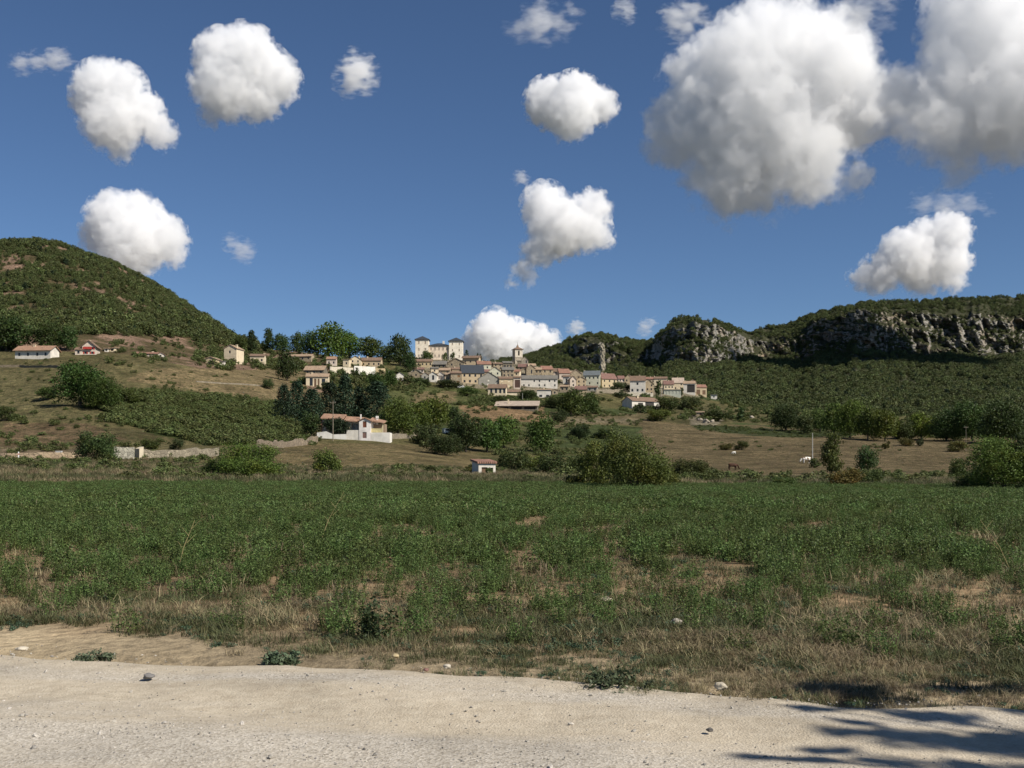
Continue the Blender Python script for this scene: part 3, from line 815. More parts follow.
    s = rng.uniform(.6, 1.1, len(x)) * (1 - .4 * smooth(110, 150, Y))
    scatter('meadow_grass', kinds, np.stack([x, Y, z], 1), turns(len(x), .1), np.stack([s, s, s], 1), k, 'tan and green rank grass in the strip behind the crop', 'grass')
    # loose stones on the track
    peb = []
    for q in range(4):
        bm = bmesh.new(); bmesh.ops.create_icosphere(bm, subdivisions=1, radius=1)
        for v in bm.verts: v.co *= .7 + .5 * r.random(); v.co.z *= .6
        me = bpy.data.meshes.new('pebble'); bm.to_mesh(me); bm.free(); peb.append(me)
        me.materials.append(M('rock', [(.42, .385, .32), (.36, .33, .28), (.50, .46, .40), (.27, .25, .22)][q]))
    n = 42000
    Y = rng.uniform(4.4, 10.5, n); x = rng.uniform(-7.5, 7.5, n)
    w = road_edge(x) - Y
    p = .10 + .9 * np.exp(-((w - 2.3) / .65) ** 2) + .35 * np.exp(-((w - .35) / .3) ** 2)
    p *= smooth(-.9, 0, w) * (.3 + .7 * smooth(.4, .6, fbm(x / .5, Y / .5, 0, 3, 331)))
    m = rng.random(n) < p; x, Y, w = x[m], Y[m], w[m]
    s = .003 + .008 * rng.random(len(x)) ** 3 + .010 * (rng.random(len(x)) < .02)
    z = .035 + 0 * x + np.where(w < .2, -.02, 0) + (fbm(x * 1.1, Y * 1.1, 0, 4, 73) - .5) * .06 
    rut = -.035 * np.exp(-((w*.964 - 1.5) / .38) ** 2) - .035 * np.exp(-((w*.964 - 3.2) / .38) ** 2)
    scatter('loose_gravel', peb, np.stack([x, Y, z + rut + s*.2], 1), turns(len(x), .5), np.stack([s*1.2, s, s], 1), rng.choice(4, len(x)), 'pale loose stones and grit on the dirt track', 'gravel')
# ------------------------------------------------------------------ houses
WALL = {'cream': (.66, .55, .38), 'white': (.67, .62, .53), 'tan': (.52, .41, .265), 'stone': (.37, .30, .20), 'dstone': (.21, .18, .13), 'pink': (.60, .50, .40),
        'yellow': (.52, .42, .26), 'grey': (.33, .31, .26), 'pale': (.55, .53, .40), 'dark': (.07, .06, .05), 'greygreen': (.42, .43, .35)}
ROOF = {'red': (.29, .155, .11), 'orange': (.36, .215, .14), 'brown': (.22, .145, .10), 'slate': (.045, .052, .062), 'tan': (.38, .27, .18), 'pinkish': (.46, .365, .285),
        'grey': (.19, .175, .15), 'crimson': (.22, .125, .10), 'bluegrey': (.14, .155, .16)}
STONEW = ('stone', 'dstone')
def wallmat(k): return M('stone' if k in STONEW else 'plaster', WALL[k])
GLASS = lambda: M('glass', (.025, .024, .025))

def facade(mb, x0, x1, z0, z1, y, holes, dep=.22, axis='y', sgn=1):
    """a wall in the plane y with rectangular holes and their reveals"""
    xs = sorted({x0, x1, *[h[0] for h in holes], *[h[1] for h in holes]}); zs = sorted({z0, z1, *[h[2] for h in holes], *[h[3] for h in holes]})
    def P(a, q, c): return (a, q, c) if axis == 'y' else (q, a, c)
    for i in range(len(xs)-1):
        for j in range(len(zs)-1):
            cx, cz = (xs[i]+xs[i+1])/2, (zs[j]+zs[j+1])/2
            if any(h[0] < cx < h[1] and h[2] < cz < h[3] for h in holes): continue
            mb.poly([P(xs[i], y, zs[j]), P(xs[i+1], y, zs[j]), P(xs[i+1], y, zs[j+1]), P(xs[i], y, zs[j+1])])
    for a, b, c, d in holes:
        e = y + dep * sgn
        for p in ([(a, c), (b, c)], [(b, c), (b, d)], [(b, d), (a, d)], [(a, d), (a, c)]):
            (ax, az), (bx, bz) = p
            mb.poly([P(ax, y, az), P(bx, y, bz), P(bx, e, bz), P(ax, e, az)])

def roof_mb(kind, w, d, ze, rise, oh=.45, th=.24):
    m = MB()
    if kind == 'eave':
        s = rise / (d/2); prof = [(-oh, ze - oh*s), (d/2, ze + rise), (d + oh, ze - oh*s)]
        for (a, b) in ((0, 1), (1, 2)):
            q = [prof[a], prof[b]]
            (y0, z0), (y1, z1) = q
            X0, X1 = -oh*.7, w + oh*.7
            t = th
            v = [(X0, y0, z0), (X1, y0, z0), (X1, y1, z1), (X0, y1, z1)]
            u = [(x, y, z + t) for x, y, z in v]
            m.poly(u); m.poly(v[::-1])
            for e in range(4):
                if (a == 0 and e == 2) or (a == 1 and e == 0): continue
                f = (e + 1) % 4; m.poly([v[e], v[f], u[f], u[e]])
    elif kind == 'gable':
        s = rise / (w/2); prof = [(-oh, ze - oh*s), (w/2, ze + rise), (w + oh, ze - oh*s)]
        for (a, b) in ((0, 1), (1, 2)):
            (x0, z0), (x1, z1) = prof[a], prof[b]; Y0, Y1 = -oh*.7, d + oh*.7
            v = [(x0, Y0, z0), (x1, Y0, z1), (x1, Y1, z1), (x0, Y1, z0)]
            u = [(x, y, z + th) for x, y, z in v]
            m.poly(u); m.poly(v[::-1])
            for e in range(4):
                if (a == 0 and e == 1) or (a == 1 and e == 3): continue
                f = (e + 1) % 4; m.poly([v[e], v[f], u[f], u[e]])
    elif kind == 'hip':
        rl = max(0, w - d) / 2
        a = [(-oh, -oh), (w+oh, -oh), (w+oh, d+oh), (-oh, d+oh)]
        lo = [(x, y, ze) for x, y in a]; hi = [(x, y, ze + th) for x, y in a]
        m.poly(lo[::-1])
        for e in range(4): f = (e+1) % 4; m.poly([lo[e], lo[f], hi[f], hi[e]])
        r0, r1 = (w/2 - rl, d/2, ze + th + rise), (w/2 + rl, d/2, ze + th + rise)
        if rl < .1:
            p = (w/2, d/2, ze + th + rise)
            for e in range(4): m.poly([hi[e], hi[(e+1) % 4], p])
        else:
            m.poly([hi[0], hi[1], r1, r0]); m.poly([hi[2], hi[3], r0, r1]); m.poly([hi[1], hi[2], r1]); m.poly([hi[3], hi[0], r0])
    elif kind == 'mono':      # one slope rising away from the front
        v = [(-oh, -oh, ze), (w+oh, -oh, ze), (w+oh, d+oh, ze + rise), (-oh, d+oh, ze + rise)]; u = [(x, y, z + th) for x, y, z in v]
        m.poly(u); m.poly(v[::-1])
        for e in range(4): f = (e+1) % 4; m.poly([v[e], v[f], u[f], u[e]])
    return m

def house(name, label, L_, R_, base, eave, ridge, kind, wall, roof, nx=2, nf=2, rot=0.0, d=8.0, win=None, door=None, chim=None, cat='house', shut=None, sides=0, Y=None, group=None, wsize=(.95, 1.35), wcol=None, deep=2.5, holes=None, oh=.45):
    """front wall spans columns L_..R_, from row base (ground) to row eave; the ridge shows at row ridge"""
    if rot == 0 and name not in ('long_white_building', 'garage_row', 'castle'): rot = random.uniform(-11, 11)
    x0, Yd, z0 = at((L_ + R_) / 2, base)
    if Y: Yd = Y
    k = Yd / F
    w = (R_ - L_) * k / math.cos(R(rot)); h = (base - eave) * k; rise = max(.35, (eave - ridge) * k - (.24 if kind != 'hip' else .45))
    z0 = CH + (HZ - base) * k
    o = empty(name, ((L_ - CX) * k, Yd - (w * math.sin(R(rot)) if rot < 0 else 0) * 0, z0), R(rot))
    tag(o, label, cat, group)
    mb = MB(); hl = []
    if holes: hl = [(a*w, b*w, c*h, e*h) for a, b, c, e in holes]
    elif nx and nf:
        fh = h / nf; ww = min(wsize[0], w / nx * .5); wh = min(wsize[1], fh * .55)
        for j in range(nf):
            for i in range(nx):
                if win and (i, j) in win: continue
                cx = w * (i + .5) / nx + (random.random() - .5) * .12 * w / nx; cz = fh * (j + .48) + .1
                a, b, c, e = cx - ww/2, cx + ww/2, cz - wh/2, cz + wh/2
                if door == i and j == 0: a, b, c, e = cx - .55, cx + .55, .05, min(2.1, fh * .85)
                hl.append((a, b, c, e))
    facade(mb, 0, w, 0, h, 0, hl)
    sh = []
    if sides:
        for j in range(nf):
            for i in range(sides):
                fh = h / nf; cy = d * (i + .5) / sides; sh.append((cy - .45, cy + .45, fh*(j + .48) - .55, fh*(j+.48) + .65))
    facade(mb, 0, d, 0, h, w, sh, axis='x', sgn=-1); facade(mb, 0, d, 0, h, 0, sh, axis='x', sgn=1); mb.poly([(0, d, 0), (w, d, 0), (w, d, h), (0, d, h)])
    mb.box(.004, w - .004, .004, d - .004, -deep, -.002) if deep else None
    g = h + rise
    if kind == 'gable': mb.poly([(0, 0, h), (w, 0, h), (w/2, 0, g)]); mb.poly([(0, d, h), (w, d, h), (w/2, d, g)])
    if kind == 'eave': mb.poly([(0, 0, h), (0, d, h), (0, d/2, g)]); mb.poly([(w, 0, h), (w, d, h), (w, d/2, g)])
    if kind == 'mono': mb.poly([(0, 0, h), (0, d, h), (0, d, g)]); mb.poly([(w, 0, h), (w, d, h), (w, d, g)]); mb.poly([(0, d, h), (w, d, h), (w, d, g), (0, d, g)])
    mb.build('wall', wallmat(wall), o)
    rm = roof_mb(kind, w, d, h + .003, rise, oh).build('roof', M('tiles', ROOF[roof]) if roof != 'slate' else M('slate', ROOF[roof]), o)
    for i, (a, b, c, e) in enumerate(hl):
        q = MB(); q.box(a + .002, b - .002, .16, .2, c + .002, e - .002)  # also closes open barns, sheds and carports, dark in place of inner shade
        isd = c < .1
        if isd: q.build('door', M('wood', wcol or (.16, .10, .06)), o)
        else:
            q.build('window', M('wood', wcol) if wcol else GLASS(), o)
            if shut:
                for xa, xb in ((a - .5, a - .02), (b + .02, b + .5)):
                    s = MB(); s.box(xa, xb, -.05, -.004, c, e); s.build('shutter', M('wood', shut), o)
    for (a, b, c, e) in sh:
        q = MB(); q.box(w - .2, w - .16, a + .002, b - .002, c + .002, e - .002); q.build('window', GLASS(), o)
    if chim is None and w > 5 and random.random() < .6: chim = [(random.uniform(.15, .85), random.uniform(.35, .65), random.uniform(.2, .7))]
    for cf in (chim or ()):
        cx, cy, ch = cf; m = MB()
        m.box(cx*w - .4, cx*w + .4, cy*d - .35, cy*d + .35, h, g + ch); m.box(cx*w - .5, cx*w + .5, cy*d - .45, cy*d + .45, g + ch + .003, g + ch + .2)
        m.build('chimney', M('plaster', WALL['cream']), rm)
    return o, w, h, d, rise

def wall_run(name, label, pts, hgt, mat, thick=.45, cat='wall', jit=.26, sink=.8, cope=True):
    """a free standing or retaining wall through visible ground points (column, row)"""
    P = [at(*p) for p in pts]
    x0, y0, z0 = P[0]
    o = empty(name, (x0, y0, z0)); tag(o, label, cat)
    m = MB(); c = MB()
    N = []
    for (a, b) in zip(P[:-1], P[1:]):
        n = max(1, int(math.hypot(b[0]-a[0], b[1]-a[1]) / 1.6))
        for q in range(n + (b is P[-1])):
            t = q / n; x, y = a[0] + (b[0]-a[0])*t, a[1] + (b[1]-a[1])*t
            N.append((x - x0, y - y0, zat(x, y) - z0, hgt * (1 + jit * (random.random() - .5))))
    rows = []
    for i, (x, y, z, h) in enumerate(N):
        a, b = N[max(0, i-1)], N[min(len(N)-1, i+1)]; dx, dy = b[0]-a[0], b[1]-a[1]; l = math.hypot(dx, dy) or 1; nx, ny = -dy/l*thick/2, dx/l*thick/2
        rows.append([(x-nx, y-ny, z-sink), (x+nx, y+ny, z-sink), (x+nx, y+ny, z+h), (x-nx, y-ny, z+h)])
    for r0, r1 in zip(rows[:-1], rows[1:]):
        for e in range(4): m.poly([r0[e], r1[e], r1[(e+1) % 4], r0[(e+1) % 4]])
        if cope:
            A = [(p[0], p[1], p[2] + .004) for p in (r0[3], r0[2], r1[2], r1[3])]; c.poly(A); B = [(x, y, z + .09) for x, y, z in A]; c.poly(B)
            for e in range(4): f = (e+1) % 4; c.poly([A[e], A[f], B[f], B[e]])
    m.poly(rows[0]); m.poly(rows[-1])
    m.build('masonry', mat, o)
    if cope: c.build('coping', mat, o)
    return o

def build_village():
    H = house
    # --- scattered farmhouses on the left slope
    H('farmhouse', 'long low white farmhouse with orange tiled roof on the bare bank at far left', 15, 52, 359, 350, 345, 'eave', 'white', 'orange', 4, 1, -6, 7, chim=[(.45, .4, .3)], deep=4, oh=.9)
    H('chalet', 'pink gabled chalet with red balcony under the wooded hill', 82, 95, 355, 346, 340, 'gable', 'pink', 'brown', 2, 2, 8, 8, shut=(.38, .04, .03), oh=.8)
    o = COL.objects['chalet'] if 'chalet' in COL.objects else None
    m = MB(); m.box(1.0, 4.2, -.9, -.01, 2.5, 2.65); m.box(1.0, 4.2, -.9, -.84, 2.65, 3.5); m.build('balcony', M('wood', (.40, .05, .04)), o)
    H('side_wing', 'small brown roofed wing joined to the left of the pink chalet', 75, 81.5, 355, 349.5, 346.5, 'eave', 'pink', 'brown', 1, 1, 8, 6)
    H('stone_shed', 'small pale shed with flat roof right of the pink chalet', 104.5, 108, 352, 348.5, 347.5, 'mono', 'white', 'tan', 1, 1, 0, 4)
    H('stone_shed', 'wider cream shed second to the right of the pink chalet', 109.5, 114.5, 352, 348, 346.5, 'mono', 'cream', 'tan', 1, 1, 0, 4)
    H('low_house', 'low house with brown red roof half hidden by shrubs under the hill', 136, 156, 356, 353.5, 351, 'eave', 'pink', 'red', 3, 1, 0, 7)
    H('gabled_hut', 'little white gabled hut at the right end of the low red roof', 157.5, 163.5, 358, 354, 352, 'gable', 'white', 'brown', 1, 1, 10, 5)
    H('beige_hut', 'beige stone hut with rounded gable left of the tall cream house', 205, 216, 364, 359, 356.5, 'gable', 'tan', 'tan', 1, 1, -8, 7)
    H('tall_house', 'tall cream house with blank gable end among trees at the hill foot', 224, 237, 363, 348.5, 344.5, 'gable', 'cream', 'tan', 1, 2, -10, 9, win={(0, 0)}, chim=[(.85, .3, .2)])
    H('garden_shed', 'tiny white shed in the garden between beige hut and tall cream house', 218, 223.5, 365, 361.5, 360, 'mono', 'white', 'grey', 1, 1, 0, 4)
    H('villa', 'cream villa with brown roof beside dark hedge right of the tall cream house', 250, 264, 364, 356, 353, 'eave', 'cream', 'brown', 3, 1, 6, 8, chim=[(.95, .5, .4)])
    H('bungalow', 'long tan roofed bungalow showing above dark trees', 288, 312, 361, 356.5, 353.8, 'eave', 'stone', 'tan', 4, 1, 0, 7, chim=[(.7, .5, .3)])
    H('cottage', 'pinkish cottage with orange tile roof above the terrace wall', 326.5, 336, 366, 359, 356, 'eave', 'pink', 'orange', 2, 1, 4, 7)
    H('old_house', 'broad tan roofed house directly behind the pillared house', 304, 324, 374, 370, 365, 'eave', 'dstone', 'tan', 3, 1, -4, 9)
    # house carried on white pillars
    o, w, h, d, ri = H('pillared_house', 'cream house on white pillars half sunk in dark conifers', 306, 328, 387, 376.5, 372.5, 'eave', 'cream', 'tan', 0, 0, 6, 8, holes=[(.16, .30, .12, .85), (.36, .46, .0, .8), (.52, .60, 0, .8), (.70, .86, .05, .8)], chim=[(.25, .4, .4)])
    # cream mansion and its neighbours on the terrace
    H('side_wing', 'flat fronted low cream wing at the left end of the terrace mansion', 343, 349, 367, 359.5, 358, 'mono', 'cream', 'tan', 1, 1, 0, 7)
    H('gabled_mansion', 'cream gabled mansion with small attic window above white terrace wall', 349.5, 361, 367, 359.5, 355.5, 'gable', 'cream', 'brown', 2, 2, 4, 10, chim=[(.8, .5, .3)])
    H('long_house', 'long tan house with brown roof joined to the cream gabled mansion', 361.3, 381, 367.5, 360.5, 356.8, 'eave', 'tan', 'brown', 4, 1, 0, 8, chim=[(.28, .4, .6)])
    H('flat_house', 'grey roofed house low among trees between mansion and castle', 390, 404, 361, 359.2, 357.5, 'eave', 'grey', 'grey', 2, 1, 0, 8)
    H('white_cottage', 'white gabled cottage on the grass slope below the castle trees', 396, 403.5, 381, 375, 372, 'gable', 'white', 'grey', 1, 1, 14, 7, door=0)
    # --- houses under the castle
    H('yellow_house', 'yellow house with dark roof just under the castle left tower', 413, 432, 367, 361.4, 358.5, 'eave', 'yellow', 'brown', 5, 1, 0, 7)
    H('pink_house', 'pink washed low house below the yellow house', 411.5, 424, 373, 369.2, 366.8, 'eave', 'pink', 'crimson', 3, 1, 5, 7)
    H('stone_cottage', 'small stone gabled cottage at the lower left end of the village', 412, 421, 377.5, 372.5, 369, 'gable', 'stone', 'grey', 1, 1, -6, 8)
    H('stone_cottage', 'squat grey cottage beside the pair of white gables', 421.5, 428.5, 380, 374.8, 372, 'gable', 'grey', 'tan', 1, 1, 10, 7)
    H('grey_roofed_house', 'dark house with wide grey roof between yellow house and stone gable', 432.5, 446, 368, 364.4, 360.5, 'eave', 'dstone', 'grey', 3, 1, 0, 8)
    H('cream_house', 'little cream house tucked behind the pair of white gables', 431, 438.5, 373, 368.3, 366.6, 'eave', 'cream', 'grey', 1, 1, 0, 6)
    H('white_gabled_house', 'white house with tall dark arched opening, left of the twin gables', 429, 436.6, 382, 374.3, 371.4, 'gable', 'white', 'tan', 0, 0, 0, 8, holes=[(.40, .68, .28, .88)])
    H('white_gabled_house', 'white house with wide grey opening, right of the twin gables', 436.9, 444, 380.5, 374.3, 371.2, 'gable', 'white', 'tan', 0, 0, 0, 8, holes=[(.22, .76, .25, .78)], wcol=(.25, .22, .2))
    H('lean_to', 'pale pink lean to joined right of the twin white gables', 444.2, 448, 380.5, 376, 374.5, 'mono', 'pink', 'grey', 1, 1, 0, 5)
    H('stone_house', 'big rough stone gable rising directly below the castle centre', 448, 464, 371, 362.5, 358, 'gable', 'stone', 'brown', 2, 2, 0, 9)
    H('stone_house', 'low stone house with patched roof in front of the big stone gable', 438.8, 450, 375.5, 370.2, 367.3, 'eave', 'stone', 'tan', 2, 1, 0, 7)
    H('stone_house', 'narrow stone house with slit window left of the brown shuttered one', 445.5, 450.5, 383, 374.5, 372.2, 'eave', 'stone', 'tan', 1, 1, 0, 7, wsize=(.7, 1.8))
    H('stone_house', 'stone house with two brown shuttered windows beside the blue slate roof', 450.8, 461, 385, 373.2, 370.6, 'eave', 'stone', 'brown', 2, 2, 0, 8, wcol=(.24, .13, .06), wsize=(1.5, 1.3), win={(0, 0), (0, 1)})
    H('slate_house', 'tan two storey house under a large blue slate roof', 461.5, 484, 384, 372.6, 364, 'eave', 'tan', 'slate', 4, 2, 0, 11, chim=[(.9, .6, .2)], wsize=(1.2, 1.5))
    H('long_roofed_house', 'tan house with long overhanging brown roof right of the castle', 462.5, 479, 365.5, 357.8, 355.2, 'eave', 'tan', 'brown', 3, 1, 0, 8, oh=1.0)
    H('red_roofed_house', 'cream house with wide red roof right of the blue slate roof', 477.5, 491, 370.5, 364, 360.3, 'eave', 'pale', 'red', 2, 1, 0, 8)
    H('small_house', 'small crimson roofed house in front of the wide red roof', 484.3, 490, 375.5, 371.6, 368.8, 'eave', 'stone', 'crimson', 1, 1, 0, 6)
    H('gabled_house', 'grey gabled house with white right slope behind the big grey barn gable', 488.5, 501, 379.5, 371.5, 366.6, 'gable', 'pale', 'grey', 2, 2, 6, 9)
    H('barn_house', 'wide grey gabled barn with pale openings above the arcaded house', 478.5, 499, 386, 378.5, 371.8, 'gable', 'grey', 'grey', 3, 2, 4, 9, wcol=(.7, .66, .55), wsize=(1.2, 1.9), win={(0, 1), (2, 1), (0, 0)})
    H('banded_house', 'tan house with a cream band under brown roof left of the barn opening', 499.3, 512.5, 388, 378.6, 375.8, 'eave', 'tan', 'brown', 2, 2, 0, 8, wcol=(.66, .58, .42), wsize=(1.6, .9))
    H('arcaded_house', 'cream house with a row of dark openings at the lower village edge', 488, 506, 396, 388, 383.6, 'eave', 'cream', 'brown', 0, 0, 0, 8, holes=[(.12, .24, .35, .92), (.38, .50, .35, .92), (.62, .74, .35, .92), (.84, .96, .35, .92)])
    H('annex', 'long low cream annex right of the arcaded house', 506.5, 521, 395.5, 391.8, 389.2, 'eave', 'cream', 'brown', 3, 1, 0, 6, win={(0, 0), (1, 0), (2, 0)})
    H('stone_house', 'weathered stone house below the church with small dark windows', 502.5, 514, 377, 369.8, 366.4, 'eave', 'stone', 'grey', 3, 2, 0, 8)
    H('stone_house', 'stone house with tiny windows left of the church hillock', 493.5, 502.5, 369.5, 363.8, 361.8, 'eave', 'stone', 'brown', 2, 2, 0, 8)
    H('stone_house', 'brown stone house right at the foot of the church tower', 503.2, 512.4, 369, 362.8, 360.6, 'eave', 'dstone', 'grey', 3, 1, 0, 8)
    # --- church
    H('crimson_roofed_house', 'low house with crimson roof directly under the church nave', 518, 528.5, 370, 366.8, 363.4, 'eave', 'stone', 'crimson', 2, 1, 0, 7)
    H('stone_house', 'high stone house with one black slit window above the long white building', 526.5, 535, 378, 368, 364.2, 'gable', 'stone', 'tan', 0, 0, 0, 9, holes=[(.52, .68, .45, .85)], chim=[(.3, .4, .6)])
    H('stone_house', 'low stone house between slit windowed house and red roof', 535.3, 541.5, 378, 369.6, 366.8, 'eave', 'stone', 'tan', 2, 2, 0, 8, chim=[(.3, .5, .5)])
    H('red_roofed_house', 'stone house with bright red roof over the middle of the long white building', 541.8, 553, 378, 369.2, 365.2, 'eave', 'stone', 'red', 2, 2, 0, 8, chim=[(.9, .5, .3)])
    H('small_house', 'pale house with brown roof between the two red roofs', 553.3, 559, 378, 371.5, 367.8, 'eave', 'pink', 'brown', 1, 2, 0, 8)
    H('red_roofed_house', 'pink house with the largest red roof, above right end of the long white building', 559.3, 570, 380, 372.9, 368, 'eave', 'pink', 'red', 2, 1, 0, 9)
    H('stone_house', 'tan stone gable left of the pale green house', 570.5, 581.5, 381, 373.5, 369.2, 'gable', 'stone', 'tan', 2, 1, 8, 9)
    H('long_white_building', 'long white building with dark roof and few windows, centre of the village', 521, 557.5, 387.5, 378.8, 374.6, 'eave', 'white', 'grey', 7, 2, 0, 9, wsize=(.9, 1.3), win={(1, 1), (0, 1), (4, 1), (2, 0), (5, 0)})
    H('barn', 'brown open barn with pink lintel left of the long white building', 513.5, 520.6, 389, 377.6, 375.6, 'eave', 'pink', 'brown', 0, 0, 0, 8, holes=[(.18, .92, .12, .80)], wcol=(.10, .06, .045))  # dark brown panel in the open bay stands for the shade inside
    H('white_house', 'small white house with one dark door right of the long white building', 562.8, 569.6, 384, 376.8, 374.6, 'eave', 'white', 'brown', 0, 0, 0, 7, holes=[(.42, .68, .2, .75)])
    H('gabled_house', 'pink gabled house between the small white house and tan house', 570, 576.2, 387, 379.5, 375.8, 'gable', 'pink', 'brown', 1, 2, 8, 8)
    H('tan_house', 'tan house with two rows of windows above the beige garage', 576.5, 586, 387.5, 379.6, 376.2, 'gable', 'tan', 'tan', 2, 2, 0, 8)
    H('garage', 'plain beige garage with a dark red roof under the tan house', 575.5, 586.5, 395.5, 389.4, 385.4, 'eave', 'tan', 'crimson', 0, 0, 0, 7)
    H('white_cottage', 'small white cottage with two windows below the long white building', 537, 551, 398, 390, 388, 'mono', 'white', 'tan', 2, 2, 0, 7, wsize=(1.8, 1.3), win={(0, 1), (1, 1)})
    H('green_house', 'pale green house with blue grey roof and a row of upper windows', 583.5, 599.5, 386, 375.2, 370.2, 'eave', 'pale', 'bluegrey', 4, 2, 0, 9, win={(0, 0), (2, 0)}, chim=[(.02, .5, .3)])
    H('small_house', 'little tan house under the pale rock pillar', 600, 605.5, 380, 374.2, 371.4, 'gable', 'pink', 'tan', 1, 1, 0, 7)
    H('red_roofed_house', 'yellow house with crimson roof and a lit gable on its right', 602, 617.5, 388, 378.4, 372.6, 'eave', 'yellow', 'crimson', 3, 2, 24, 8, sides=2)
    H('small_house', 'low pink house with crimson roof right of the yellow house', 618.5, 625, 382, 378.6, 375.2, 'eave', 'pink', 'crimson', 2, 1, 0, 7)
    H('tan_house', 'tan mono pitch house with slanting roof line left of the arched white house', 624.5, 633, 383, 378, 374.2, 'gable', 'tan', 'tan', 2, 1, -10, 8)
    H('arched_house', 'white two storey house with three dark arches and brown roof', 630, 645, 393.5, 380.6, 375.4, 'eave', 'white', 'brown', 3, 2, 0, 8, wsize=(1.3, 1.7), win={(0, 1), (2, 1)})
    H('gabled_house', 'narrow tan gabled house right of the three dark arches', 645.3, 653.4, 395, 383.6, 379.4, 'gable', 'tan', 'tan', 2, 3, 0, 8, win={(0, 2), (0, 0)})
    H('cream_house', 'plain cream house with thin roof behind the dark tree at right end', 654, 667, 387, 378.6, 376.2, 'eave', 'cream', 'brown', 2, 1, 0, 8, chim=[(.05, .5, .6)])
    H('crimson_roofed_house', 'cream house with crimson roof above the grey green garages', 664, 674, 390, 384.2, 380, 'eave', 'cream', 'crimson', 3, 1, 0, 8)
    H('brown_roofed_house', 'cream house with wide pinkish brown roof at right end of village', 672.5, 684, 390, 382.6, 377.2, 'eave', 'cream', 'pinkish', 2, 2, 0, 9, chim=[(.45, .5, .4)], win={(0, 1)})
    H('garage_row', 'pale grey green row of garages divided by pillars', 664, 681, 396, 389.8, 388.9, 'mono', 'greygreen', 'grey', 5, 1, 0, 6, wsize=(2.2, 2.4), wcol=(.36, .37, .31))
    H('carport_house', 'white house with a big dark open carport near the right end', 683.5, 695, 394.5, 383.6, 380.6, 'eave', 'white', 'tan', 0, 0, 0, 8, holes=[(.30, .96, .18, .88)], wcol=(.05, .045, .04))  # near-black panel fills the open carport, its inner shade put into colour
    H('gabled_house', 'small cream gable peeking over the carport roof', 688.8, 696.4, 389, 382.6, 379.2, 'gable', 'cream', 'red', 1, 1, 0, 7)
    H('arched_cottage', 'last tan cottage with red roof and two low arches at the right end', 695.3, 707, 394.6, 387.2, 384, 'eave', 'tan', 'red', 0, 0, 8, 8, holes=[(.1, .42, 0, .68), (.62, .9, 0, .6)])
    H('ruin', 'small roofless white ruin beyond the last cottage', 711, 717, 398.5, 395, 394.4, 'mono', 'white', 'grey', 1, 1, -6, 4)
    H('outbuilding', 'low tan stone outbuilding beneath the small white house with one door', 560, 568.5, 391.5, 386.6, 384.6, 'eave', 'stone', 'tan', 2, 1, 0, 6)
    H('outbuilding', 'low grey stone outbuilding under the pale green house', 587.5, 597, 391.5, 387.4, 385.4, 'eave', 'grey', 'brown', 2, 1, 0, 6)
    H('outbuilding', 'stone shed at the right foot of the small white cottage', 552, 558, 394.5, 390.6, 388.8, 'gable', 'stone', 'tan', 1, 1, 0, 5)
    H('terraced_house', 'cream house squeezed between red roofed house and stone house near the church', 529, 536, 372, 365.6, 363, 'eave', 'cream', 'tan', 2, 1, 0, 6, Y=None)
    H('terraced_house', 'pale house with tan roof behind the pink gabled house', 570, 577, 378, 372.6, 370.4, 'eave', 'pale', 'tan', 2, 1, 0, 6)
    H('terraced_house', 'tan house with brown roof behind the stone house with patched roof', 452, 461.5, 375.5, 369.2, 366.6, 'eave', 'tan', 'brown', 2, 1, 0, 6)
    H('terraced_house', 'pale house with red roof below the brown stone house at the church', 513.5, 519.5, 376.5, 371.6, 369, 'eave', 'cream', 'red', 1, 1, 0, 6)
    H('terraced_house', 'cream house with red roof behind the narrow tan gabled house', 646, 655, 384, 379, 376.6, 'eave', 'cream', 'red', 2, 1, 0, 6)
    # long barn with dark gable, in front of the right end
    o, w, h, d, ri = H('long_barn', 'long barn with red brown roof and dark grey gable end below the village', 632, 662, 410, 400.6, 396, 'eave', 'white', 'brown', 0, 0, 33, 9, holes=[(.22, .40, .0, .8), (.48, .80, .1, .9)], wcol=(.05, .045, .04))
    H('shed', 'long open shed with wide pale pink roof below the arcaded house', 496, 537.5, 409.5, 406.2, 399.8, 'mono', 'dstone', 'pinkish', 0, 0, -4, 9, holes=[(.05, .3, 0, .9), (.36, .62, 0, .9), (.68, .95, 0, .9)], wcol=(.04, .035, .03), oh=.8)  # near-black panels across the open bays paint the shadow under the roof
    H('stone_hut', 'tiny stone hut with flat slab roof on the rocky bank at right', 696.5, 704, 417, 412.5, 411, 'mono', 'stone', 'tan', 1, 1, 0, 4, door=0)
    H('gatehouse', 'little cream gatehouse among trees right of the white villa', 412.6, 417.6, 436, 430.4, 428.8, 'gable', 'cream', 'red', 1, 1, 0, 4)
    H('garden_hut', 'small white hut with red mono pitch roof at the edge of the valley meadow', 478.6, 495.5, 474.5, 463.5, 459.3, 'mono', 'white', 'red', 0, 0, 16, 3.4, holes=[(.18, .52, .0, .66), (.60, .86, .12, .62)], deep=.8, oh=.2)

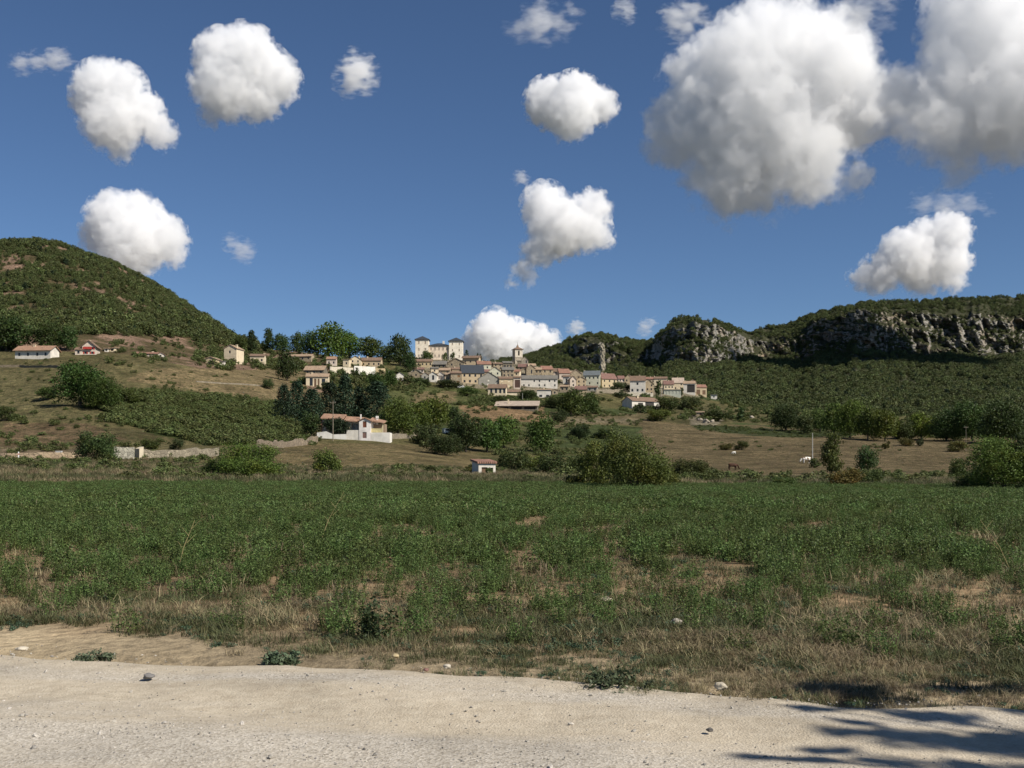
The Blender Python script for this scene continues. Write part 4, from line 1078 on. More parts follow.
def castle():
    x, Y, z = at(439, 359.6); k = Y / F
    def X(px): return (px - 439) * k
    def Zr(row): return (359.6 - row) * k
    o = empty('castle', ((439 - CX) * k, Y, CH + (HZ - 359.6) * k)); tag(o, 'pale castle with two square slate capped towers on the hilltop', 'castle')
    wm = M('plaster', (.80, .66, .50)); sl = M('slate', ROOF['slate']); wt = M('plaster', (.84, .74, .58))
    def block(pl, pr, ev, top, y0, d, nx, nf, mat, ws=(1.2, 1.9)):
        a, b, h = X(pl), X(pr), Zr(ev); mb = MB(); hl = []
        for j in range(nf):
            for i in range(nx):
                cx = a + (b - a) * (i + .5) / nx; cz = h * (j + .55) / nf; hl.append((cx - ws[0]/2, cx + ws[0]/2, cz - ws[1]/2, cz + ws[1]/2))
        facade(mb, a, b, -3, h, y0, hl); mb.poly([(a, y0, -3), (a, y0+d, -3), (a, y0+d, h), (a, y0, h)]); mb.poly([(b, y0, -3), (b, y0+d, -3), (b, y0+d, h), (b, y0, h)]); mb.poly([(a, y0+d, -3), (b, y0+d, -3), (b, y0+d, h), (a, y0+d, h)])
        w_ = mb.build('wall', mat, o)
        r = roof_mb('hip', b - a, d, h + .003, Zr(top) - h - .3, .7, .3); r.build('roof', sl, o, (a, y0, 0))
        for (p, q, s, t) in hl:
            g = MB(); g.box(p + .002, q - .002, y0 + .16, y0 + .2, s + .002, t - .002); g.build('window', M('wood', (.40, .33, .26)), o)
            f = MB(); f.box(p - .1, q + .1, y0 - .08, y0 - .003, s - .16, s - .005); f.build('sill', M('plaster', (.6, .55, .45)), o)
    block(428.7, 448.8, 345.6, 342.2, 1.2, 12, 5, 2, wm)
    block(415.4, 428.5, 339.6, 335.2, 0, 11, 2, 3, wt)
    block(449.0, 462.6, 341.2, 336.6, 0, 11, 2, 3, M('plaster', (.86, .78, .63)), (.9, 1.5))
    c = MB(); c.box(X(442), X(444), 6, 7.2, Zr(346), Zr(340)); c.build('chimney', M('plaster', (.72, .68, .6)), o)

def church():
    x, Y, z = at(517.5, 362); k = Y / F
    def X(px): return (px - 517.5) * k
    def Zr(row): return (363 - row) * k
    o = empty('church', ((517.5 - CX) * k, Y, CH + (HZ - 363) * k)); tag(o, 'stone church with square bell tower and low pointed roof', 'church')
    st = M('stone', (.42, .36, .27)); pl = M('plaster', (.62, .55, .44))
    # belfry turned a little so that its left face is in shade
    d = 6.2; t = MB(); hw = d / 2
    zt, zm = Zr(349.3), Zr(357.5)
    ang = R(20)
    def rot(p): return (p[0]*math.cos(ang) - p[1]*math.sin(ang), p[0]*math.sin(ang) + p[1]*math.cos(ang) + 4, p[2])
    b = MB(); b.box(-hw, hw, -hw, hw, -4, zm); b.box(-hw - .25, hw + .25, -hw - .25, hw + .25, zm + .003, zm + .4)
    f = MB(); hole = [(-.65, .65, zm + 1.6, zt - 1.0)]
    facade(f, -hw + .1, hw - .1, zm + .403, zt, -hw + .1, hole, .5); 
    for q in range(1, 4):
        g = MB(); facade(g, -hw + .1, hw - .1, zm + .403, zt, -hw + .1, hole, .5)
        for p in g.f: f.poly([((lambda v, c, s: (v[0]*c - v[1]*s, v[0]*s + v[1]*c, v[2]))(g.v[i], round(math.cos(q*math.pi/2)), round(math.sin(q*math.pi/2)))) for i in p])
    b.v = [rot(p) for p in b.v]; f.v = [rot(p) for p in f.v]
    b.build('tower_base', st, o); f.build('belfry', pl, o)
    bl = MB(); bl.box(-1.6, 1.6, -1.6, 1.6, zm + .5, zt - .4); bl.v = [rot(p) for p in bl.v]; bl.build('belfry_louver', M('wood', (.05, .045, .04)), o)
    r = MB(); e = hw + .55
    lo = [(-e, -e, zt + .003), (e, -e, zt + .003), (e, e, zt + .003), (-e, e, zt + .003)]; hi = [(x_, y_, zt + .3) for x_, y_, _ in lo]; r.poly(lo[::-1])
    for q in range(4): p = (q+1) % 4; r.poly([lo[q], lo[p], hi[p], hi[q]])
    m2 = [(x_*.22, y_*.22, zt + 2.0) for x_, y_, _ in lo]
    for q in range(4): p = (q+1) % 4; r.poly([hi[q], hi[p], m2[p], m2[q]]); r.poly([m2[q], m2[p], (0, 0, zt + 4.4)])
    r.v = [rot(p) for p in r.v]; rr = r.build('tower_roof', M('tiles', ROOF['brown']), o)
    c = MB(); p = rot((0, 0, zt + 4.3)); c.box(p[0]-.06, p[0]+.06, p[1]-.06, p[1]+.06, p[2], p[2]+1.6); c.box(p[0]-.5, p[0]+.5, p[1]-.05, p[1]+.05, p[2]+1.0, p[2]+1.12); c.build('cross', M('metal', (.06, .06, .06)), rr)
    n = MB(); a, bb, h, dd = X(521.5), X(528.2), Zr(360), 14
    n.box(a, bb, 1.0, dd, -5, h); n.poly([(a, 1, h), (bb, 1, h), ((a+bb)/2, 1, Zr(356.6))]); n.poly([(a, dd, h), (bb, dd, h), ((a+bb)/2, dd, Zr(356.6))]); n.build('nave', st, o)
    roof_mb('gable', bb - a, dd - 1, h + .003, Zr(356.6) - h, .35).build('nave_roof', M('tiles', ROOF['grey']), o, (a, 1, 0))
    w = MB(); w.box((a+bb)/2 + .6, (a+bb)/2 + 1.5, .93, .995, h - 2.2, h - .2); w.build('window', GLASS(), o)
    n2 = MB(); a2, b2, h2 = X(511.5), X(521.3), Zr(360.8); n2.box(a2, b2, .6, 12, -5, h2); n2.build('side_chapel', M('stone', (.25, .21, .15)), o)
    roof_mb('mono', b2 - a2, 11.4, h2 + .003, 1.0, .3).build('chapel_roof', M('tiles', ROOF['grey']), o, (a2, .6, 0))

def white_villa():
    """the near white house with a vine over its wall and a porch on its right"""
    k0 = at(350, 441); Y = 262.0; k = Y / F; zb = CH + (HZ - 440.5) * k
    o = empty('villa', ((318 - CX) * k, Y, zb), 0); tag(o, 'white villa with long orange roof, vine covered wall and porch below the cedars', 'house')
    def X(p): return (p - 318) * k
    def Z(r): return (440.5 - r) * k
    wm = M('plaster', WALL['white']); rt = M('tiles', ROOF['orange']); dk = M('wood', (.12, .07, .045))
    # left old wing, brick red on its side
    a = MB(); facade(a, X(321.5), X(349), -1.5, Z(419.5), 1.2, [(X(322.6), X(324.4), Z(429.5), Z(425.6))]); a.box(X(321.5), X(349), 1.45, 9, -1.5, Z(419.5)); a.build('wing_wall', M('plaster', (.58, .47, .36)), o)
    g = MB(); g.box(X(322.7), X(324.3), 1.36, 1.42, Z(429.3), Z(425.8)); g.build('window', M('plaster', (.75, .72, .66)), o)
    a = MB(); a.box(X(320.4), X(321.5) - .01, 1.0, 9.0, -1.5, Z(419.5)); a.build('brick_pier', M('stone', (.30, .15, .10)), o)
    s = MB()
    # main roof: ridge slopes down a little to the right as the house steps down
    def slab(mb, xl, xr, zl, zr, y0, y1, riseL, riseR, th=.22):
        v = [(xl, y0, zl), (xr, y0, zr), (xr, y1, zr + riseR), (xl, y1, zl + riseL)]; u = [(x, y, z + th) for x, y, z in v]
        mb.poly(u); mb.poly(v[::-1])
        for e in range(4): f = (e+1) % 4; mb.poly([v[e], v[f], u[f], u[e]])
    slab(s, X(320.2), X(343), Z(418.6), Z(419.6), .3, 5.2, 1.25, 1.25); slab(s, X(320.2), X(343), Z(418.6) + 1.255, Z(419.6) + 1.255, 5.21, 10, -1.25, -1.25)
    slab(s, X(343) + .01, X(362), Z(421.2), Z(422.2), .5, 5.2, 1.2, 1.2); slab(s, X(343) + .01, X(362), Z(421.2) + 1.205, Z(422.2) + 1.205, 5.21, 10, -1.2, -1.2)
    s.build('roof', rt, o)
    # loggia
    b = MB(); facade(b, X(349) + .01, X(359.5), -1.5, Z(421.8), 1.6, [(X(350.5), X(358.3), Z(430), Z(423.2))], 1.4); b.box(X(349) + .01, X(359.5), 3.05, 9, -1.5, Z(421.8)); b.build('wall', wm, o)
    for p in (351.2, 354.2, 357.0): q = MB(); q.box(X(p), X(p + 1.3), 2.7, 2.8, Z(429.8), Z(423.6)); q.build('window', M('glass', (.30, .30, .29)), o)
    # gabled projection
    c = MB(); facade(c, X(359.5) + .01, X(371), -1.5, Z(421.0), -.8, [(X(363.2), X(367), Z(427.6), Z(421.4)), (X(363), X(367), Z(438.2), Z(432.2))])
    c.box(X(359.5) + .01, X(371), -.55, 8.5, -1.5, Z(421.0)); c.poly([(X(359.5), -.8, Z(421)), (X(371), -.8, Z(421)), (X(365.2), -.8, Z(418.7))]); c.build('gable_wall', M('plaster', (.78, .72, .66)), o)
    q = MB(); q.box(X(363.25), X(366.95), -.68, -.62, Z(427.5), Z(421.5)); q.build('window', M('wood', (.16, .06, .035)), o)
    q = MB(); q.box(X(363.05), X(366.95), -.68, -.62, Z(438.1), Z(432.3)); q.build('cellar_door', M('wood', (.20, .12, .10)), o)
    gr = roof_mb('gable', X(371) - X(359.5), 9.5, Z(421) + .003, Z(418.3) - Z(421), .4, .2); gr.build('gable_roof', rt, o, (X(359.5), -.8, 0))
    # porch
    slab_ = MB(); slab(slab_, X(369.5), X(384), Z(421.0), Z(423.6), -.2, 5.2, .9, .7); slab_.build('porch_roof', rt, o)
    p = MB(); p.box(X(382.2), X(383.0), .2, .4, Z(432.4), Z(423.6)); p.build('porch_post', M('plaster', (.62, .55, .34)), o)
    p = MB(); p.box(X(371) + .01, X(382), .25, .35, Z(432.4), Z(428.4)); p.build('railing', M('wood', (.50, .43, .22)), o)
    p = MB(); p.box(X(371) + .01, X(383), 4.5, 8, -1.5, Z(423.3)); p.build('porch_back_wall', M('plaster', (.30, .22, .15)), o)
    p = MB(); p.box(X(371) + .012, X(390), -.6, 4.4, -1.6, Z(432.6)); p.build('terrace_wall', M('plaster', (.70, .66, .58)), o)
    # basement and garden wall under the vine
    p = MB(); p.box(X(347), X(359.4), -.7, 1.4, -1.6, Z(430.2)); p.build('basement_wall', wm, o)
    p = MB(); p.v = []; p.poly([(X(318), -1.4, -2), (X(347), -1.0, -2), (X(347), -1.0, Z(434.2)), (X(334), -1.2, Z(434.6)), (X(327), -1.3, Z(431.5)), (X(318), -1.4, Z(432.8))])
    p.poly([(X(318), -1.0, -2), (X(347), -.72, -2), (X(347), -.72, Z(434.2)), (X(334), -.8, Z(434.6)), (X(327), -.9, Z(431.5)), (X(318), -1.0, Z(432.8))])
    p.poly([(X(318), -1.4, Z(432.8)), (X(327), -1.3, Z(431.5)), (X(327), -.9, Z(431.5)), (X(318), -1.0, Z(432.8))]); p.poly([(X(327), -1.3, Z(431.5)), (X(334), -1.2, Z(434.6)), (X(334), -.8, Z(434.6)), (X(327), -.9, Z(431.5))]); p.poly([(X(334), -1.2, Z(434.6)), (X(347), -1.0, Z(434.2)), (X(347), -.72, Z(434.2)), (X(334), -.8, Z(434.6))])
    p.poly([(X(318), -1.4, -2), (X(318), -1.0, -2), (X(318), -1.0, Z(432.8)), (X(318), -1.4, Z(432.8))])
    p.build('garden_wall', M('plaster', (.66, .63, .56)), o)
    ch = MB(); ch.box(X(358.9), X(360.1), 2.2, 2.6, Z(424), Z(413.8)); ch.build('chimney', M('plaster', (.74, .70, .64)), o)
    ch = MB(); ch.box(X(374.6), X(376.4), 3.0, 3.5, Z(424), Z(417.8)); ch.box(X(374.2), X(376.8), 2.9, 3.6, Z(417.8) + .003, Z(415.4)); ch.build('chimney', M('plaster', (.74, .70, .64)), o)
    # the vine that climbs over the left wall
    r = np.random.default_rng(23)
    lob = [(X(px_), -.1 + .3*r.random(), Z(rw), 1.35, .9, 1.15) for px_, rw in ((327, 424), (331, 427), (331, 422.5), (336, 425), (336, 430), (341, 424), (341, 429), (345, 425), (346, 429.5), (338, 421.5))]
    v, f = blob(lob, 4200, .17, r, .35)
    vo = empty('climbing_vine', tuple(Vector((X(327), -.5, Z(436))) + o.location)); tag(vo, 'dark green vine smothering the front of the white villa left half', 'vine')
    v = v - np.array([X(327), -.5, Z(436)])
    link('foliage', mesh_np('foliage', v, f, leaf_mat('vine_leaves', (.028, .050, .02), .15, .4, patch=False)), vo)
    st = MB()
    for q in range(4): st.tube([(q*1.3, 0, -.6), (q*1.3 + .3, .2, 1), (q*1.3 + .1, .35, 2.2)], [.07, .05, .03])
    st.build('stem', M('bark', (.10, .08, .06)), vo)

# ------------------------------------------------------------------ plants that can be told apart
def plant(name, label, px, base, top, wid, kind, tone=None, cls=None, group=None, sink=.03, Y=None, cat=None, flat=1.0):
    x, Yd, z = at(px, base)
    if Y: Yd = Y; x = (px - CX) / F * Yd; z = CH + (HZ - base) * Yd / F
    k = Yd / F; h = (base - top) * k; w = wid * k
    if cls is None: cls = 0 if wid < 15 else 1 if wid < 38 else 2 if wid < 60 else 3
    if kind == 'cedar' and cls == 3: cls = 2
    cr, tr = plant_meshes(kind, cls, random.randint(0, 2))
    o = empty(name, (x, Yd, z - sink * h), random.random() * 6.283)
    o.scale = (w * 1.04, w * 1.04 * flat, h * 1.04)
    tag(o, label, cat or ('shrub' if kind == 'bush' else 'tree'), group)
    c = link('foliage' if kind == 'bush' else 'crown', cr, o); link('stem' if kind == 'bush' else 'trunk', tr, o)
    t = tone or (1, 1, 1); c['tone'] = [float(t[0]), float(t[1]), float(t[2])]
    return o

DKG, LTG, OLV, BLU, YEL, BRN = (.62, .66, .7), (1.35, 1.3, .9), (1.25, 1.0, .8), (.85, 1.0, 1.5), (1.7, 1.45, .8), (1.6, .95, .8)
def build_plants():
    p = plant
    # nearest row: bushes standing behind the crop
    p('willow_bush', 'largest olive green bush, standing behind the crop in mid field', 632, 490, 423, 72, 'bush', (1.2, 1.2, .85), 3, flat=.8)
    p('willow_bush', 'yellowing bush leaning against the left flank of the largest bush', 598, 488, 436, 44, 'bush', (1.35, 1.3, .85), 2)
    p('shrub', 'dense green shrub right of the largest bush', 690, 481, 457, 42, 'bush', (1.0, 1.0, .9))
    p('shrub', 'low bright shrub at the right foot of the largest bush', 664, 487, 468, 30, 'bush', LTG)
    p('shrub', 'low trailing shrub at the left foot of the yellowing bush', 575, 488, 474, 26, 'bush', OLV)
    p('round_bush', 'round dark green bush on the stone bank by the white marker posts', 95.5, 461, 428, 41, 'bush', (.78, .95, .9), 2)
    p('sprawling_bush', 'wide bright green bush sprawling in front of the dry stone wall', 250, 478, 440, 66, 'bush', (1.15, 1.3, .8), 3)
    p('shrub', 'small green shrub at the left foot of the sprawling bush', 216, 477, 456, 26, 'bush', (1.0, 1.15, .8))
    p('young_tree', 'light green young tree right of the sprawling bush', 327, 473, 444, 29, 'bush', (1.3, 1.35, .95))
    p('ash_tree', 'big leafy tree cut by the right edge of the photo', 1004, 492, 436, 74, 'tree', (1.3, 1.3, .95), 3)
    p('ash_tree', 'darker tree behind the big leafy one at the right edge', 1040, 492, 426, 70, 'tree', DKG, 2)
    p('sapling', 'thin sapling left of the big tree at the right edge', 958, 480, 458, 18, 'tree', (1.0, 1.0, .9))
    p('shrub', 'low shrub under the big tree at the right edge', 972, 491, 470, 34, 'bush', (.9, .95, .8))
    p('olive_tree', 'olive green tree standing left of two in the brown field', 833, 474, 434, 28, 'tall', (1.3, 1.15, 1.1))
    p('olive_tree', 'dark round tree standing right of two in the brown field', 867, 473, 446, 23, 'tree', (.75, .9, 1.0), 1)
    p('shrub', 'rusty brown shrub in front of the two trees in the brown field', 846, 489, 464, 34, 'bush', BRN)
    p('shrub', 'green shrub right of the rusty brown shrub', 872, 486, 466, 24, 'bush', (.95, 1.0, .9))
    p('shrub', 'small dark shrub beside the utility pole foot', 815, 468, 456, 12, 'bush', (.9, .9, .8))
    p('shrub', 'wide low dark shrub on the near edge of the brown field', 783, 488, 476, 32, 'bush', (.75, .85, .7))
    p('shrub', 'small dark shrub left of the wide low one at the field edge', 752, 486, 477, 13, 'bush', (.75, .85, .7))
    # shrubs in the brown field
    p('shrub', 'dark shrub next to the small white animal', 742, 450, 440, 15, 'bush', (.9, .95, .8)); p('shrub', 'paler shrub left of the one by the small white animal', 726, 450, 442, 15, 'bush', OLV)
    p('shrub', 'shrub with rusty top near the far edge of the brown field', 906, 446, 436, 15, 'bush', (1.3, .95, .8)); p('shrub', 'upright shrub right of the rusty topped one', 920, 446, 437, 8, 'bush', DKG)
    p('shrub', 'lonely wide shrub in the right part of the brown field', 957, 452, 440, 22, 'bush', OLV); p('shrub', 'little shrub at the left of the far field edge', 886, 449, 440, 10, 'bush', OLV)
    # tree line at the back of the brown field
    line = [(786, 431, 404, 30, 'tree', (.55, .62, .62), 'very dark round tree at the left end of the field tree line'),
            (805, 434, 414, 18, 'bush', (.7, .75, .7), 'low dark tree in the gap right of the very dark round tree'),
            (820, 432, 408, 20, 'tree', (1.2, 1.1, 1.0), 'greyish leafed tree in the field tree line'),
            (834, 436, 402, 24, 'tree', (1.1, 1.15, .8), 'tall fresh green tree in the field tree line behind the pole'),
            (850, 438, 400, 30, 'tree', (1.3, 1.35, .8), 'broad light green tree, tallest of the field tree line'),
            (868, 440, 406, 26, 'tree', (1.05, 1.15, .8), 'mid green tree right of the tallest in the tree line'),
            (885, 441, 409, 28, 'tree', (1.4, 1.35, .75), 'yellow green tree in the middle of the field tree line'),
            (904, 440, 418, 22, 'bush', (.85, .9, .8), 'dull green thicket right of the yellow green tree'),
            (921, 440, 412, 28, 'tree', (1.55, 1.4, .75), 'yellowest tree of the field tree line'),
            (946, 441, 410, 34, 'tree', (.65, .72, .7), 'dark broad tree right of the yellowest tree'),
            (972, 441, 402, 40, 'tree', (.72, .78, .72), 'big dark tree near the right end of the field tree line'),
            (1003, 444, 400, 44, 'tree', (.66, .74, .72), 'last big dark tree of the line at the right photo edge')]
    for px, b, t, w, kd, tone, lab in line: p('field_tree', lab, px, b, t, w, kd, tone, 1 if w < 30 else 2)
    # slope under the village, right part
    p('thicket', 'dark thicket above the rocky bank right of the long barn', 717, 421, 407, 28, 'bush', (.65, .7, .6)); p('shrub', 'slim dark cypress like shrub on the rocky bank', 741, 421, 408, 10, 'tall', DKG)
    p('shrub', 'green mound of bushes right below the grey green garages', 668, 413, 396, 28, 'bush', (.8, .9, .75)); p('shrub', 'grey green bushes under the carport house', 690, 410, 394, 24, 'bush', (1.0, 1.0, 1.1))
    p('shrub', 'light green mound in front of the long barn right end', 660, 421, 408, 26, 'bush', LTG); p('shrub', 'dark shrub under the end of the long barn roof', 640, 413, 403, 14, 'bush', DKG)
    p('yew_tree', 'slim dark tree before the cream house left of the garages', 658.5, 396, 381, 9, 'tall', DKG); p('yew_tree', 'small dark tree between garages and carport house', 682, 396, 388, 5, 'tall', DKG)
    p('hedge', 'dark clipped trees beside the yellow crimson roofed house', 617.5, 391, 381.5, 15, 'bush', DKG); p('hedge', 'dark bushes left of the three arched white house', 627, 391, 381, 9, 'bush', DKG); p('shrub', 'round dark bush above the barn gable', 620, 398, 388.5, 11, 'bush', DKG)
    p('walnut_tree', 'big fresh green tree under the garage of the tan house', 571, 416, 388, 30, 'tree', (.95, 1.0, .8), 1); p('walnut_tree', 'darker tree right of the big fresh green tree under the garage', 588, 414, 392, 24, 'tree', (.8, .85, .75), 1); p('shrub', 'green shrubs left of the fresh green tree below the white cottage', 554, 408, 394, 16, 'bush', (.85, .95, .8))
    p('hedge', 'long dark blue green hedge across the slope above the largest bush', 581, 439, 423, 42, 'bush', (.6, .75, .9), 2, flat=.5)
    p('hedge', 'right continuation of the dark hedge above the largest bush', 606, 439, 426, 26, 'bush', (.8, .9, .8))
    # middle: trees between the villa and the hut
    mid = [(398, 437, 398, 38, 'tree', (1.2, 1.2, .85), 'light green tree at the porch end of the white villa'), (391, 434, 408, 20, 'tree', (.55, .6, .6), 'dark tree pressed against the porch of the white villa'),
           (417, 428, 402, 30, 'tree', (1.3, 1.3, .85), 'soft green tree above the little gatehouse'), (436, 428, 398, 34, 'tree', (1.35, 1.3, .8), 'bright olive tree in the middle of the grove right of the villa'),
           (426, 446, 422, 26, 'bush', (.8, .9, .9), 'round bush in front of the little gatehouse'), (445, 455, 432, 38, 'bush', (.62, .72, .68), 'dark mass of brambles at the lower edge of the grove'),
           (466, 452, 414, 32, 'tree', (.58, .68, .68), 'dark spreading tree at the right end of the grove'), (455, 436, 408, 20, 'tall', (.8, .9, 1.0), 'tall narrow tree behind the parked white van'),
           (487, 452, 418, 34, 'tree', (.8, .92, .75), 'wide tree above the small white hut'), (504, 448, 416, 30, 'tree', (1.0, 1.1, .75), 'fresh green tree right of the wide tree above the hut'),
           (514, 470.5, 445, 33, 'bush', (.85, .9, .85), 'big round bush on the right of the small white hut'), (541, 452, 416, 31, 'tree', (.9, 1.1, .8), 'round green tree below the pink roofed shed'),
           (553, 474, 450, 30, 'bush', (.65, .72, .66), 'dark bush right of the big round bush near the hut'), (535, 470, 452, 26, 'bush', LTG, 'light green bush between two dark bushes right of the hut'),
           (576, 474, 452, 22, 'bush', (.9, .95, .8), 'green bush left behind the yellowing bush'), (489, 475, 466, 8, 'bush', (1.0, 1.1, .8), 'small weed bush in front of the hut doorway'),
           (470, 473, 463, 12, 'bush', OLV, 'small olive shrub left of the hut'), (560, 422, 408, 18, 'bush', DKG, 'dark shrubs at the right end of the bare earth bank'),
           (497, 404, 394, 20, 'bush', (.85, .95, .8), 'hedge shrubs under the arcaded house'), (528, 400, 389, 20, 'bush', (.7, .8, .75), 'dark green shrubs between annex and white cottage'),
           (468, 396, 385, 22, 'bush', (.8, .95, .75), 'green bushes left of the arcaded house'), (448, 388, 378.5, 26, 'bush', (.62, .7, .68), 'dark hedge in front of the twin white gables'), (422, 386, 376, 18, 'bush', (.65, .75, .65), 'dark bushes at the lower left corner of the village'),
           (407, 384, 374, 12, 'bush', (.8, .9, .8), 'bush right of the white cottage below the castle')]
    for px, b, t, w, kd, tone, lab in mid: p('grove_tree' if kd != 'bush' else 'shrub', lab, px, b, t, w, kd, tone)
    # conifers above the white villa
    con = [(284, 420, 384, 30, 'conifer', 'leftmost blue green conifer of the group above the villa'), (297, 419, 380, 32, 'conifer', 'second conifer from the left above the villa'), (312, 421, 388, 34, 'conifer', 'conifer right in front of the pillared house'),
           (330, 418, 381, 36, 'conifer', 'broad conifer right of the pillared house'), (345, 419, 374, 34, 'conifer', 'tallest conifer above the villa roof'), (359, 420, 386, 30, 'conifer', 'conifer between the tallest one and the cedar')]
    for px, b, t, w, kd, lab in con: p('conifer', lab, px, b, t, w, kd, (1.0, 1.1, 1.15), 1)
    p('cedar_tree', 'spreading blue cedar with flat layered branches above the porch', 377, 424, 381, 46, 'cedar', (1.2, 1.35, 1.45), 2)
    p('tree', 'dark rounded tree left of the villa brick pier', 311, 437, 412, 22, 'tree', (.5, .58, .55))
    p('shrub', 'grey green bush left of the conifers on the dry field', 268, 389, 377, 11, 'bush', (.7, .8, .75), 1)
    # big trees on the left slope
    p('walnut_tree', 'great dark spreading tree left of two on the left slope', 80, 405, 361, 54, 'tree', (.66, .85, .68), 2)
    p('walnut_tree', 'rounder tree overlapping the right side of the great dark tree', 102, 409, 378, 37, 'tree', (.85, 1.05, .75), 2)
    p('shrub', 'low bushes at the left foot of the great dark tree', 48, 400, 386, 22, 'bush', (.85, .95, .75)); p('shrub', 'dull shrub on the terrace at the far left edge', 4, 421, 405, 26, 'bush', (.85, .9, .85))
    p('shrub', 'young trees right of the rounder tree on the left slope', 127, 402, 386, 24, 'bush', (1.0, 1.1, .75))
    p('shrub', 'small dark shrub above the dry stone wall', 178, 450, 438, 15, 'bush', DKG); p('shrub', 'bush behind the top of the dry stone wall', 150, 449, 437, 20, 'bush', (.9, 1.0, .7))
    # trees of the skyline left of the castle
    sky = [(287, 381, 350, 22, 'tree', (.62, .7, .66), 'dark round tree standing above the dry field near the pillared house'), (252, 352, 331, 13, 'tall', (.55, .66, .66), 'first small dark tree on the skyline left of the castle'),
           (268, 352, 329, 15, 'tall', (.6, .7, .7), 'pointed dark tree, second on the skyline'), (281, 354, 333, 20, 'tree', (.55, .66, .64), 'broad dark tree, third on the skyline'), (298, 355, 331, 16, 'tree', (.7, .8, .75), 'slim dark tree left of the tall bright poplars'),
           (310, 357, 331, 18, 'tree', (.7, .85, .9), 'dull tree just left of the tall bright tree'), (329, 359, 322, 36, 'tree', (1.0, 1.1, .7), 'tallest bright green tree on the skyline left of the castle'),
           (349, 359, 331, 30, 'tree', (1.05, 1.2, .75), 'bright tree right behind the tallest one'), (371, 360, 336, 28, 'tree', (.95, 1.0, .8), 'rounded tree on the skyline above the long tan house'),
           (400, 366, 333, 26, 'tree', (.66, .74, .75), 'tall dark tree directly left of the castle'), (387, 362, 345, 16, 'tree', (.8, .8, .8), 'low tree in the dip left of the tall dark one'), (410, 372, 351, 14, 'tree', (.55, .62, .62), 'dark tree at the corner of the yellow house'),
           (240, 350, 336, 14, 'tree', (.8, .8, .7), 'round tree on the skyline where the hill runs out'), (345, 378, 369.5, 8, 'bush', DKG, 'dark bush against the terrace wall below the mansion'), (357, 378, 368, 6, 'tall', (.75, .85, .8), 'upright shrub at the terrace wall left of the white part'),
           (376, 390, 372, 20, 'tree', (.7, .9, .85), 'round blue green tree below the white terrace wall'), (390, 388, 370, 14, 'tree', (.75, .95, .75), 'small round tree at the right end of the terrace'),
           (427, 361, 350.5, 13, 'tree', (.9, 1.0, .75), 'round tree in front of the castle left corner'), (444.5, 361, 352.5, 6, 'tree', (.9, 1.0, .75), 'small tree before the middle of the castle'), (452.5, 361, 352, 6, 'tree', (.75, .8, .7), 'small tree at the foot of the castle right tower'),
           (466.5, 358, 347.5, 8, 'conifer', None, 'pointed dark conifer right of the castle'), (477.5, 360, 352, 3.4, 'tall', DKG, 'slim cypress, left of two, beyond the castle'), (480.5, 360, 352.8, 3.4, 'tall', DKG, 'slim cypress, right of two, beyond the castle')]
    for px, b, t, w, kd, tone, lab in sky: p('conifer' if kd == 'conifer' else 'skyline_tree', lab, px, b, t, w, kd, tone or (.8, .95, 1.2), 1 if 12 <= w < 38 else None)
    for px, w, t, tone, lab in ((15, 40, 318, (.62, .75, .7), 'dark wood edge tree above the long white farmhouse'), (48, 30, 322, (.7, .8, .7), 'dark green tree right above the farmhouse roof'), (67, 22, 326, (.6, .7, .66), 'dark tree left of the pink chalet'), (6, 26, 322, (.55, .65, .62), 'dark tree at the far left edge above the farmhouse')):
        p('oak_tree', lab, px, 351, t, w, 'tree', tone, 1)
    # weeds by the track
    def weed(name, label, px, py, h, w, tone, stems=10, big=False):
        k = None
        for Yq in np.linspace(6, 14, 400):
            if HZ + (CH - 0.02) * F / Yq <= py: k = Yq; break
        x = (px - CX) / F * k; r = np.random.default_rng(int(px)); z = zat(x, k)
        lm = leaf_mat('weed_leaves', tone, .2, .4, (.12, .12, .05), .2)
        v, f = alfalfa(r, stems, h, w, .017 if not big else .022, 60)
        o = link(name, mesh_np(name, v, f, lm), None, (x, k, z)); tag(o, label, 'weed'); return o
    weed('weed', 'small grey green weed alone on bare earth at left track edge', 96, 660, .10, .13, (.085, .105, .06))
    weed('weed', 'flat weed on the track edge left of centre', 282, 662, .12, .15, (.075, .10, .055), 16)
    weed('weed', 'wide dark weed mat on the track edge right of centre', 612, 686, .16, .26, (.07, .09, .045), 16)
    weed('weed', 'tall leafy weed rising highest from the near crop edge', 374, 642, .55, .16, (.045, .075, .026), 12, True)

